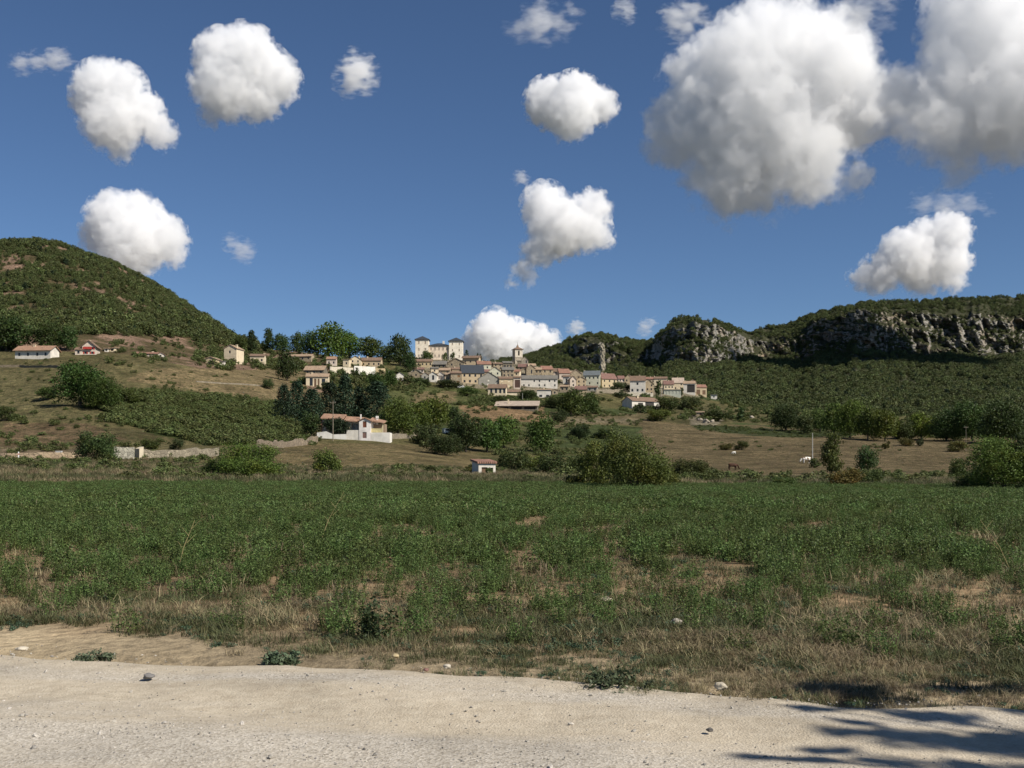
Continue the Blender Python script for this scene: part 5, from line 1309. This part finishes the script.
# ------------------------------------------------------------------ small things
def build_small():
    wh = M('paint', (.74, .73, .70)); blk = M('paint_dark', (.03, .03, .03)); wd = M('wood', (.24, .20, .15)); con = M('concrete', (.46, .44, .40))
    # roadside marker posts
    for px, b, t, lab in ((18.5, 461.5, 451.6, 'white roadside marker post at far left on the stone bank'), (86, 460.5, 452.8, 'white roadside marker post left of the round dark bush'), (113, 460.5, 455.8, 'short white roadside marker post right of the round dark bush')):
        x, Y, z = at(px, b); h = (b - t) * Y / F
        o = empty('marker_post', (x, Y, z - .05)); tag(o, lab, 'marker post', 'marker posts along the valley road')
        m = MB(); m.tube([(0, 0, -.2), (0, 0, h)], [.10, .085], 8); m.build('post', wh, o)
        m = MB(); m.tube([(0, 0, h*.72), (0, 0, h*.84)], [.092, .09], 8); m.build('reflector_band', M('paint_red', (.35, .05, .03)), o)
        m = MB(); m.tube([(0, 0, h - .002), (0, 0, h + .03)], [.07, .03], 8); m.build('cap', wh, o)
    # low white box by the road
    x, Y, z = at(59, 454); o = empty('service_box', (x, Y, z)); tag(o, 'low white service box on the stone bank left of the round bush', 'box')
    m = MB(); m.box(-.42, .42, -.2, .2, -.1, .36); m.build('body', wh, o); m = MB(); m.box(-.46, .46, -.24, .24, .362, .42); m.build('lid', wh, o)
    # poles
    def pole(px, b, t, lab, mat, arm=True, thick=.11):
        x, Y, z = at(px, b); h = (b - t) * Y / F
        o = empty('utility_pole', (x, Y, z)); tag(o, lab, 'utility pole')
        m = MB(); m.tube([(0, 0, -.5), (0, 0, h)], [thick, thick*.6], 8); m.build('pole', mat, o)
        if arm:
            m = MB(); m.box(-.7, .7, -.05, .05, h - .5, h - .4); m.build('crossarm', mat, o)
            for q in (-.6, 0, .6): m = MB(); m.tube([(q, 0, h - .398), (q, 0, h - .2)], [.04, .05], 6); m.build('insulator', M('glass', (.25, .25, .22)), o)
    pole(87, 401, 371, 'grey utility pole in front of the great dark tree', M('wood', (.30, .28, .25))); pole(333, 441, 401, 'wooden utility pole rising past the white villa vine', wd)
    pole(812.5, 464, 433, 'pale concrete utility pole in the brown field', con, False, .13); pole(966, 451, 426, 'thin wooden pole by the lonely shrub in the brown field', wd, True, .09)
    pole(522.5, 402, 393, 'short pale pole behind the pink roofed shed', con, False, .12); pole(661.5, 397, 386, 'pale pole beside the grey green garages', con, False, .12)
    pole(388.8, 378, 371, 'pale post at the right end of the terrace wall', con, False, .25); pole(455, 420, 410, 'thin pale pole in the grove behind the van', con, False, .12)
    # walls
    st, ds, wp, oc = M('stone', (.27, .23, .165)), M('stone', (.28, .24, .17)), M('plaster', (.70, .66, .58)), M('stone', (.48, .38, .22))
    wall_run('dry_stone_wall', 'pale dry stone wall along the valley road behind the sprawling bush', [(139, 458), (165, 458), (190, 457.5), (218, 455.5)], 1.15, ds, jit=.5)
    wall_run('stone_mound_wall', 'short grey stone wall right of the round dark bush', [(113, 459), (122, 459), (134, 459)], 1.75, M('stone', (.30, .28, .22)))
    wall_run('gate_pillar', 'cream stone gate pillar at the left end of the dry stone wall', [(137.2, 459), (141.5, 459)], 1.5, M('plaster', (.58, .50, .36)), 1.0, 'pillar')
    wall_run('bank_wall', 'long low tan wall along the valley road at far left', [(-60, 459.5), (0, 459.5), (40, 458.5), (82, 458)], .8, M('stone', (.42, .32, .21)))
    wall_run('old_wall', 'rough brown stone wall on the slope left of the white villa', [(258, 448), (285, 447), (317, 442)], 1.2, M('stone', (.25, .20, .14)), jit=.6)
    wall_run('terrace_wall', 'thin stone terrace line across the dry field above the green thicket', [(196, 382), (225, 384), (264, 387)], .35, st)
    wall_run('terrace_wall', 'low stone wall right of the white villa terrace', [(391, 439), (402, 438.6), (414, 438)], 1.2, st)
    wall_run('terrace_wall', 'white plastered terrace wall under the cream gabled mansion', [(354, 374.6), (365, 375), (375, 375.5)], 5.0, wp, jit=.02)
    wall_run('terrace_wall', 'ochre stone terrace wall at the right of the white plastered one', [(375.3, 375.5), (385, 375.2)], 4.2, oc, jit=.05)
    wall_run('terrace_wall', 'cream garden wall left of the mansion terrace', [(330, 373), (341, 373.3), (353.8, 374.4)], 3.6, M('plaster', (.60, .53, .41)), jit=.04)
    wall_run('terrace_wall', 'faint stone terrace edge on the left slope below the farmhouse', [(-10, 367.5), (20, 367), (60, 368.5)], .8, M('stone', (.26, .21, .14)))
    wall_run('terrace_wall', 'stone terrace edge beneath the house row at right end of village', [(596, 392.5), (608, 393), (622, 393)], 2.2, st)
    wall_run('terrace_wall', 'retaining wall under the three arched white house', [(628, 396), (640, 396.4), (653, 396.5)], 2.2, M('stone', (.40, .36, .28)))
    # white vehicles seen among the houses and trees
    def van(px, b, lab, L, rz, col):
        x, Y, z = at(px, b); o = empty('van', (x, Y, z), rz); tag(o, lab, 'van')
        m = MB(); pr = [(-L/2, .35), (L/2, .35), (L/2, .95), (L/2 - .9, 1.1), (L/2 - 1.6, 1.85), (-L/2, 1.9)]
        for y in (-.85, .85): m.poly([(a, y, c) for a, c in pr])
        for q in range(len(pr)): (a, c), (e, g) = pr[q], pr[(q+1) % len(pr)]; m.poly([(a, -.85, c), (e, -.85, g), (e, .85, g), (a, .85, c)])
        m.build('body', col, o)
        for xa, xb in ((-L/2 + .4, -.2), (-.1, L/2 - 1.7)):
            for y in (-.858, .852): q = MB(); q.box(xa, xb, y, y + .006, 1.15, 1.7); q.build('window', GLASS(), o)
        for xa in (-L/2 + .8, L/2 - .9):
            for y in (-.8, .8): q = MB(); q.tube([(xa, y - .1, .33), (xa, y + .1, .33)], .33, 12); q.build('wheel', blk, o)
    van(461.5, 388.4, 'white van parked under the houses left of the arcaded house', 4.8, 0, wh); van(449, 434.5, 'small white van half hidden in the grove right of the villa', 4.0, .5, wh)
    # grazing animals
    def cow(px, b, scale, rz, lab, kind):
        x, Y, z = at(px, b); nm = 'cow_hide'
        t = NT(nm); tc = t.n('ShaderNodeTexCoord').outputs['Object']; n = t.noise(tc, 2.2, 2)
        cols = {'brown': [(.45, (.045, .022, .014)), (.6, (.075, .035, .02))], 'pied': [(.50, (.74, .70, .62)), (.53, (.13, .075, .045))], 'white': [(.4, (.62, .60, .54)), (.7, (.74, .72, .66))]}[kind]
        mat = t.surf(t.ramp(n, cols), .8)
        bv = {'pel': (-.62, 0, 1.08, .30), 'mid': (0, 0, 1.02, .36), 'che': (.55, 0, 1.06, .34), 'nk': (.88, 0, 1.02, .20), 'nk2': (1.12, 0, .68, .15), 'hd': (1.24, 0, .40, .135), 'mz': (1.33, 0, .17, .085), 'rump': (-.84, 0, 1.12, .20), 'tl': (-.93, 0, .95, .035), 'tl2': (-.95, 0, .45, .03)}
        ed = [('pel', 'mid'), ('mid', 'che'), ('che', 'nk'), ('nk', 'nk2'), ('nk2', 'hd'), ('hd', 'mz'), ('pel', 'rump'), ('rump', 'tl'), ('tl', 'tl2')]
        for s in (-1, 1):
            bv.update({f'ear{s}': (1.14, .2*s, .50, .035), f'sh{s}': (.5, .2*s, .78, .15), f'kn{s}': (.52, .2*s, .42, .075), f'fe{s}': (.50, .2*s, .16, .06), f'ho{s}': (.54, .2*s, .03, .07),
                       f'st{s}': (-.62, .2*s, .80, .19), f'hk{s}': (-.80, .21*s, .48, .085), f'hf{s}': (-.74, .21*s, .18, .065), f'hh{s}': (-.70, .21*s, .03, .07)})
            ed += [('hd', f'ear{s}'), ('che', f'sh{s}'), (f'sh{s}', f'kn{s}'), (f'kn{s}', f'fe{s}'), (f'fe{s}', f'ho{s}'), ('pel', f'st{s}'), (f'st{s}', f'hk{s}'), (f'hk{s}', f'hf{s}'), (f'hf{s}', f'hh{s}')]
        ks = list(bv); me = bpy.data.meshes.new('cow'); me.from_pydata([bv[q][:3] for q in ks], [(ks.index(a), ks.index(c)) for a, c in ed], [])
        o = link('cow', me, None, (x, Y, z - .02), rz); o.scale = (scale,) * 3
        sk = o.modifiers.new('skin', 'SKIN'); sk.use_smooth_shade = True; ss = o.modifiers.new('sub', 'SUBSURF'); ss.levels = ss.render_levels = 1
        lay = me.skin_vertices[0] if me.skin_vertices else None
        if lay is None:
            bm = bmesh.new(); bm.from_mesh(me); bm.verts.layers.skin.verify(); bm.to_mesh(me); bm.free(); lay = me.skin_vertices[0]
        for i, q in enumerate(ks): lay.data[i].radius = (bv[q][3],) * 2
        lay.data[0].use_root = True
        dg = bpy.context.evaluated_depsgraph_get(); new = bpy.data.meshes.new_from_object(o.evaluated_get(dg)); o.modifiers.clear(); o.data = new; new.name = 'cow'
        new.materials.clear(); new.materials.append(mat)
        tag(o, lab, 'cow')
    cow(733, 470, 1.0, R(12), 'dark brown cow grazing alone in the brown field', 'brown'); cow(806, 463.5, 1.25, R(190), 'white and brown pied cow grazing left of the concrete pole', 'pied'); cow(734, 454, .62, R(200), 'small white animal grazing beside the dark shrub', 'white')
    # stones
    def stone(px, py, s, col, lab, flat=.6):
        Y = CH * F / (py - HZ); x = (px - CX) / F * Y
        bm = bmesh.new(); bmesh.ops.create_icosphere(bm, subdivisions=3, radius=s)
        sd = px * .37
        for v in bm.verts:
            v.co *= .7 + .6 * float(vnoise(v.co.x / s * 1.3 + sd, v.co.y / s * 1.3, v.co.z / s * 1.3, 3)); v.co.z *= flat
        me = bpy.data.meshes.new('stone'); bm.to_mesh(me); bm.free(); me.materials.append(M('rock', col))
        o = link('stone', me, None, (x, Y, .045 + s * .2)); tag(o, lab, 'stone')
    stone(148.5, 683, .040, (.17, .16, .15), 'dark grey stone lying alone on the left part of the track'); stone(721, 694, .045, (.42, .37, .28), 'pale cream stone at the grass edge right of the weed mat')
    stone(396, 662, .028, (.44, .35, .2), 'yellowish stone in the grass edge near centre'); stone(447, 673, .028, (.46, .41, .33), 'pale flat stone on the bare edge right of the yellowish stone'); stone(426, 676, .022, (.2, .11, .09), 'small dark red stone near the pale flat stone')
    stone(22, 655, .05, (.52, .46, .36), 'pale flat stone at far left of the track edge', .4); stone(710, 738, .022, (.12, .11, .10), 'small dark pebble alone in the middle of the track at right')
    stone(607, 605, .07, (.38, .32, .24), 'pale stone lying on a bare patch in the crop'); stone(676, 628, .06, (.38, .34, .28), 'grey pale stone in the dry grass right of centre')
    # boulders of the rocky bank at the right end of the village
    for i, (px, py, s, lab) in enumerate(((700, 421, 1.4, 'pale boulder left in the rocky bank under the stone hut'), (706, 423, 1.8, 'largest pale boulder in the rocky bank'), (712, 422, 1.2, 'pale boulder right in the rocky bank'), (738, 419, 1.5, 'pink tinted boulder beside the slim dark shrub'), (752, 418, 1.2, 'small pale boulder far right on the slope'))):
        x, Y, z = at(px, py); bm = bmesh.new(); bmesh.ops.create_icosphere(bm, subdivisions=3, radius=s)
        for v in bm.verts: v.co *= .65 + .7 * float(vnoise(v.co.x / s * 1.4 + i * 5, v.co.y / s * 1.4, v.co.z / s * 1.4, 9)); v.co.z *= .8
        me = bpy.data.meshes.new('boulder'); bm.to_mesh(me); bm.free(); me.materials.append(M('rock', (.32, .275, .21)))
        tag(link('boulder', me, None, (x, Y, z + s * .3)), lab, 'boulder')
    # the slender rock pinnacle that stands free of the cliff behind the village
    Y = 1690; k = Y / F; rows = np.linspace(380, 344, 60); ang = np.linspace(0, 2 * math.pi, 40, endpoint=False); V = []
    for rw in rows:
        s_ = (380 - rw) / 38; rad = (2.7 + 2.6 * max(0, 1 - s_ * 2.1) ** 1.2) * (1 if s_ < .93 else .75) * k; cx_ = (601.3 + 1.0 * math.sin(s_ * 3) + 3.0 * max(0, .45 - s_)) 
        for a in ang:
            n_ = float(fbm(math.cos(a) * 1.6, math.sin(a) * 1.6, rw * k / 5, 4, 401)); q_ = rad * (.35 + 1.2 * n_)
            V.append(((cx_ - 601) * k + math.cos(a) * q_, math.sin(a) * q_, (380 - rw) * k))
    fc = [(i * 40 + j, i * 40 + (j + 1) % 40, (i + 1) * 40 + (j + 1) % 40, (i + 1) * 40 + j) for i in range(59) for j in range(40)]
    me = bpy.data.meshes.new('rock_pinnacle'); me.from_pydata(V, [], fc + [tuple(range(59 * 40, 60 * 40)), tuple(range(40))[::-1]])
    t = NT('pale_limestone'); tc = t.n('ShaderNodeTexCoord').outputs['Object']; n_ = t.noise(tc, .25, 5, .65); me.materials.append(t.surf(t.ramp(n_, [(.32, (.12, .11, .085)), (.5, (.29, .255, .19)), (.66, (.40, .355, .27))]), .95, t.bump(n_, 2.5, .8), .1))
    tag(link('rock_pinnacle', me, None, ((601 - CX) * k, Y, CH + (HZ - 380) * k)), 'slender pale rock pinnacle standing behind the pale green house', 'rock')
    # dead stalks leaning out of the crop
    for px, py, lean, h, lab in ((318, 548, .5, 1.1, 'longer dry yellow stalk leaning right out of the crop'), (176, 575, .25, .8, 'shorter dry yellow stalk at left in the crop'), (1013, 574, -.45, .8, 'dry pale stalk leaning left at right edge of the crop')):
        Y = CH * F / (py - HZ); x = (px - CX) / F * Y; m = MB(); m.tube([(0, 0, -.05), (lean*.4, .05, h*.5), (lean, .1, h)], [.006, .005, .003], 5)
        for q in range(4): t = .45 + .13*q; m.tube([(lean*t, .08*t, h*t), (lean*t + .12*(1 if q % 2 else -1), .1, h*t + .13)], [.003, .0015], 4)
        tag(m.build('dry_stalk', M('straw', (.34, .27, .13)), None, (x, Y, zat(x, Y))), lab, 'plant stalk')

def shade_tree():
    """the roadside tree standing right of the photographer, whose overhanging branches shade the track"""
    r = np.random.default_rng(41); base = Vector((12.9, -.5, 0))
    o = empty('roadside_tree', base); tag(o, 'roadside tree whose leafy shadow falls across the track at lower right', 'tree')
    t = MB(); top = np.array([-1.6, 1.6, 6.2]); t.tube([(0, 0, -.3), (-.2, .2, 2.2), (-.9, .8, 4.4), tuple(top)], [.24, .19, .14, .08], 8); lob = []
    sprays = [(2.3, 6.4, .5), (2.9, 6.3, .6), (3.5, 6.5, .6), (4.2, 6.4, .7), (5.0, 6.3, .8), (5.9, 6.0, .8), (6.6, 6.3, .8), (2.6, 6.9, .4), (3.4, 7.0, .4), (4.3, 7.1, .5), (5.2, 7.0, .6), (2.3, 7.9, .5), (2.5, 7.6, .4), (3.25, 7.9, .5), (4.6, 7.7, .4),
              (1.9, 7.15, .22), (2.2, 7.2, .26), (1.85, 6.55, .22), (1.3, 6.0, .2), (1.6, 5.95, .24), (2.0, 5.9, .3), (1.75, 6.2, .2), (2.6, 5.8, .5), (3.4, 5.7, .6), (4.4, 5.6, .7), (5.4, 5.4, .8), (4.0, 5.0, .8), (5.5, 4.6, .9), (3.0, 7.4, .25), (2.05, 6.75, .2), (7.3, 5.6, .8), (7.0, 6.8, .6)]
    for sx, sy, s in sprays:
        h = 6.6 + 1.5 * r.random(); p = np.array([sx + h * .942, sy - h * .589, h]) - np.array(base)
        q = top * (.75 + .3 * r.random()); m = (p + q) / 2 + np.array([0, 0, .25]) + r.normal(size=3) * .12
        t.tube([tuple(q), tuple(m), tuple(p)], [.045, .03, .012], 5)
        lob += [(p[0], p[1], p[2], s*.75, s*.42, s*.38), (p[0] - s*.4, p[1] + s*.3, p[2] - s*.2, s*.35, s*.25, s*.2), (p[0] + s*.5, p[1] - s*.1, p[2] + s*.15, s*.5, s*.28, s*.25)]
    t.build('trunk', M('bark', (.10, .08, .06)), o)
    v, f = blob(lob, 15000, .055, r, .2)
    link('crown', mesh_np('crown', v, f, leaf('tree')), o)
# ------------------------------------------------------------------ clouds
def cloud_material(dens, size, lobes, seed, tear):
    """vapour that thins out towards the edge of each billow and is torn by turbulence"""
    t = NT('cloud_vapour'); tc = t.n('ShaderNodeTexCoord').outputs['Object']
    m = None
    for c, rad in lobes:
        d = t.n('ShaderNodeVectorMath', operation='DISTANCE'); t.l(tc, d.inputs[0]); d.inputs[1].default_value = c
        f = t.math('MULTIPLY_ADD', d.outputs['Value'], -1 / size, rad / size)
        if m is None: m = f
        else:
            q = t.n('ShaderNodeMath', operation='SMOOTH_MAX'); t.l(m, q.inputs[0]); t.l(f, q.inputs[1]); q.inputs[2].default_value = .12; m = q.outputs[0]
    mp = t.n('ShaderNodeMapping'); mp.inputs['Scale'].default_value = (1/size,)*3 if tear == 1 else (.55/size, 1/size, 1.25/size); mp.inputs['Location'].default_value = (seed*3.7, seed*1.3, seed*.7); t.l(tc, mp.inputs['Vector'])
    n = t.noise(mp.outputs[0], 2.8 if tear == 1 else 1.5, 6 if tear == 1 else 4, .64 if tear == 1 else .55)
    k = t.math('ADD', t.math('MULTIPLY', m, 2.5), t.math('MULTIPLY_ADD', n, 4.4, -2.45)) if tear == 1 else t.math('ADD', t.math('MULTIPLY', m, 1.2), t.math('MULTIPLY_ADD', n, 5.0, -3.1))
    # bases are thinner and more ragged than the tops
    zs = [c[2] - r_ for c, r_ in lobes] + [c[2] + r_ for c, r_ in lobes]; z0, z1 = min(zs), max(zs)
    sp = t.n('ShaderNodeSeparateXYZ'); t.l(tc, sp.inputs[0])
    lowr = t.n('ShaderNodeMapRange'); t.l(sp.outputs[2], lowr.inputs['Value'])
    for nm, vv in (('From Min', z0), ('From Max', z0 + .62 * (z1 - z0)), ('To Min', 1.0), ('To Max', 0.0)): lowr.inputs[nm].default_value = vv
    k = t.math('ADD', k, t.math('MULTIPLY', lowr.outputs[0], -.42 if tear == 1 else 0.0))
    dens_n = t.math('MULTIPLY_ADD', lowr.outputs[0], -.5 * dens, dens)
    q = t.n('ShaderNodeMapRange', interpolation_type='SMOOTHSTEP'); t.l(k, q.inputs['Value']); t.l(dens_n, q.inputs['To Max'])
    q.inputs['From Min'].default_value = 0; q.inputs['From Max'].default_value = .5 if tear == 1 else 1.0; q.inputs['To Min'].default_value = 0
    v = t.n('ShaderNodeVolumePrincipled'); v.inputs['Color'].default_value = (1, 1, 1, 1); v.inputs['Anisotropy'].default_value = 0.0
    t.l(q.outputs[0], v.inputs['Density']); t.l(v.outputs[0], t.out.inputs['Volume']); return t.m

def cloud(label, lobes, Y, od, seed, tear=None, name='cloud', thick=.75):
    """lobes: (column, row, half width in px). one closed hull of merged billows with vapour inside"""
    k = Y / F; r = np.random.default_rng(seed)
    if tear is None: tear = 1.0 if od > 2.5 else 1.9
    grow = 1.32 if od > 2.5 else 1.7
    bm = bmesh.new()
    cs = np.mean([[l[0], l[1]] for l in lobes], axis=0); size = max(l[2] for l in lobes) * k
    org = Vector(((cs[0] - CX) * k, Y, CH + (HZ - cs[1]) * k)); bodies = []
    for (px, py, rad) in lobes:
        c = Vector(((px - cs[0]) * k, (r.random() - .5) * rad * k * .8, (cs[1] - py) * k)); R0 = rad * k
        bodies.append((tuple(c), R0 * grow))
        bmesh.ops.create_icosphere(bm, subdivisions=3, radius=R0 * grow * 1.02, matrix=Matrix.Translation(c))
    me = bpy.data.meshes.new(name); bm.to_mesh(me); bm.free()
    o = link(name, me, None, org)
    rm = o.modifiers.new('merge', 'REMESH'); rm.mode = 'VOXEL'; rm.voxel_size = size / 9
    dg = bpy.context.evaluated_depsgraph_get(); new = bpy.data.meshes.new_from_object(o.evaluated_get(dg)); o.modifiers.clear(); o.data = new; new.name = name
    new.materials.clear(); new.materials.append(cloud_material(od / size, size, bodies, seed, tear))
    tag(o, label, 'cloud')
    return o

def build_clouds():
    c = cloud
    c('round white cloud high on the left, flaring at its top', [(105, 92, 27), (90, 100, 20), (125, 88, 20), (138, 112, 22), (115, 125, 28), (160, 134, 17), (118, 148, 16)], 2850, 3.2, 1)
    c('big white cloud right of the upper left one', [(225, 62, 26), (248, 60, 28), (270, 78, 25), (228, 92, 30), (258, 98, 24), (210, 115, 15), (290, 80, 12)], 2550, 3.4, 2)
    c('white cloud resting just above the left hill', [(118, 222, 25), (140, 218, 22), (100, 236, 20), (160, 240, 24), (135, 248, 30), (172, 256, 15)], 4200, 3.6, 3)
    c('compact white cloud upper centre', [(550, 100, 22), (575, 98, 22), (600, 104, 17), (570, 118, 24), (545, 110, 17)], 2650, 3.4, 4)
    c('heart shaped white cloud with a tail, centre', [(545, 205, 21), (592, 208, 18), (560, 228, 28), (588, 232, 20), (605, 240, 11), (540, 252, 18), (525, 270, 14), (530, 283, 9), (512, 284, 10)], 4700, 3.4, 5)
    c('huge bright cloud, largest in the sky', [(775, 50, 48), (740, 70, 46), (700, 90, 38), (815, 75, 52), (690, 128, 40), (760, 120, 62), (840, 105, 48), (890, 100, 30), (740, 170, 48), (800, 165, 45), (765, 205, 24), (715, 160, 34), (845, 185, 24), (665, 130, 26)], 3400, 4.2, 6)
    c('large grey white cloud running off the right edge', [(985, 20, 52), (1020, 60, 62), (960, 90, 48), (1000, 110, 56), (935, 130, 38), (965, 155, 34), (1050, 100, 60), (1080, 40, 60), (912, 128, 28), (925, 95, 26)], 3300, 3.2, 7)
    c('white cloud low on the right above the cliffs', [(905, 258, 25), (930, 244, 23), (948, 235, 20), (945, 262, 24), (925, 275, 20), (880, 276, 20), (862, 280, 14), (952, 282, 14)], 5000, 3.4, 8)
    c('white cloud rising behind the village right of the castle', [(495, 322, 14), (490, 338, 20), (505, 345, 24), (520, 340, 18), (540, 344, 17), (475, 350, 16), (550, 342, 12), (530, 352, 16)], 7800, 4.5, 9)
    c('small oval cloud right of the big upper left clouds', [(357, 70, 15), (352, 82, 13), (362, 82, 11)], 2500, 1.7, 10)
    c('thin flat cloud streak at the top left edge', [(22, 65, 9), (38, 62, 9), (55, 60, 10), (66, 60, 8)], 2500, .6, 11)
    c('faint shred of cloud right of the cloud above the hill', [(232, 243, 8), (242, 250, 10)], 4400, .5, 12)
    c('thin torn cloud at the top centre', [(520, 28, 12), (540, 20, 16), (558, 22, 13), (572, 14, 9)], 2500, .7, 13)
    c('small shred of cloud at the top edge left of the huge cloud', [(625, 8, 9), (628, 16, 7)], 2500, .6, 14)
    c('torn cloud at the top edge beside the huge cloud', [(678, 20, 14), (690, 10, 12), (685, 32, 10), (700, 22, 9)], 2600, .9, 15)
    c('ragged cloud at the top between the two largest clouds', [(860, 12, 18), (875, 24, 13), (845, 22, 10), (885, 8, 12)], 2600, .6, 16)
    c('faint flat cloud above the cloud over the cliffs', [(925, 204, 11), (945, 207, 13), (965, 206, 11), (985, 206, 8)], 4600, .4, 17)
    c('tiny puff right of the cloud behind the village', [(576, 328, 7), (582, 331, 5)], 7600, .8, 18)
    c('tiny faint puff above the heart shaped cloud', [(520, 178, 6), (525, 180, 5)], 4200, .5, 19)
    c('faint shreds low on the skyline above the mountain shoulder', [(645, 328, 7), (652, 322, 5)], 7600, .5, 20)

def shade_cloud():
    # the cloud beyond the right edge of the photo whose shadow lies on the cliffs
    Y = 1179; k = Y / F
    cloud('cloud beyond the right photo edge shading the middle of the cliffs', [(1590, -385, 70), (1650, -420, 85), (1720, -400, 90), (1680, -350, 75), (1770, -380, 60), (1610, -440, 60)], Y, 6.0, 31)

# ------------------------------------------------------------------ light, camera
SUN_AZ, SUN_EL = 122.0, 42.0       # degrees clockwise from the view direction, height
def build_light():
    w = bpy.data.worlds.new('World'); scene.world = w; w.use_nodes = True
    nt = w.node_tree; bg = nt.nodes['Background']; sky = nt.nodes.new('ShaderNodeTexSky'); sky.sky_type = 'NISHITA'
    sky.sun_disc = False; sky.sun_elevation = R(SUN_EL); sky.sun_rotation = R(SUN_AZ); sky.altitude = 2200; sky.air_density = 1.0; sky.dust_density = .1; sky.ozone_density = 6.5
    nt.links.new(sky.outputs[0], bg.inputs[0]); bg.inputs[1].default_value = .047
    s = bpy.data.lights.new('sun', 'SUN'); s.energy = 3.6; s.angle = R(.53); s.color = (1, .94, .85)
    o = link('sun', s); d = Vector((math.sin(R(SUN_AZ)) * math.cos(R(SUN_EL)), math.cos(R(SUN_AZ)) * math.cos(R(SUN_EL)), math.sin(R(SUN_EL))))
    o.rotation_euler = d.to_track_quat('Z', 'Y').to_euler(); o.location = d * 50
    c = bpy.data.cameras.new('camera'); c.sensor_width = 36; c.lens = F / 1024 * 36; c.shift_y = (HZ - 384) / 1024; c.clip_start = .1; c.clip_end = 40000
    co = link('camera', c, None, (0, 0, CH)); co.rotation_euler = (R(90), 0, 0); scene.camera = co
    vs = scene.view_settings; vs.view_transform = 'Standard'; vs.look = 'None'; vs.gamma = 1; vs.exposure = 0.8; vs.use_curve_mapping = False
    scene.render.engine = 'CYCLES'; cy = scene.cycles
    cy.max_bounces = 12; cy.diffuse_bounces = 3; cy.glossy_bounces = 2; cy.transmission_bounces = 3; cy.transparent_max_bounces = 8; cy.volume_bounces = 12
    cy.sample_clamp_indirect = 6; cy.use_denoising = True

build_ground(); build_road(); build_mountain()
build_woods(); zone_scrub(); build_field()
build_village(); castle(); church(); white_villa()
build_plants(); build_small(); shade_tree()
build_clouds(); shade_cloud(); build_light()
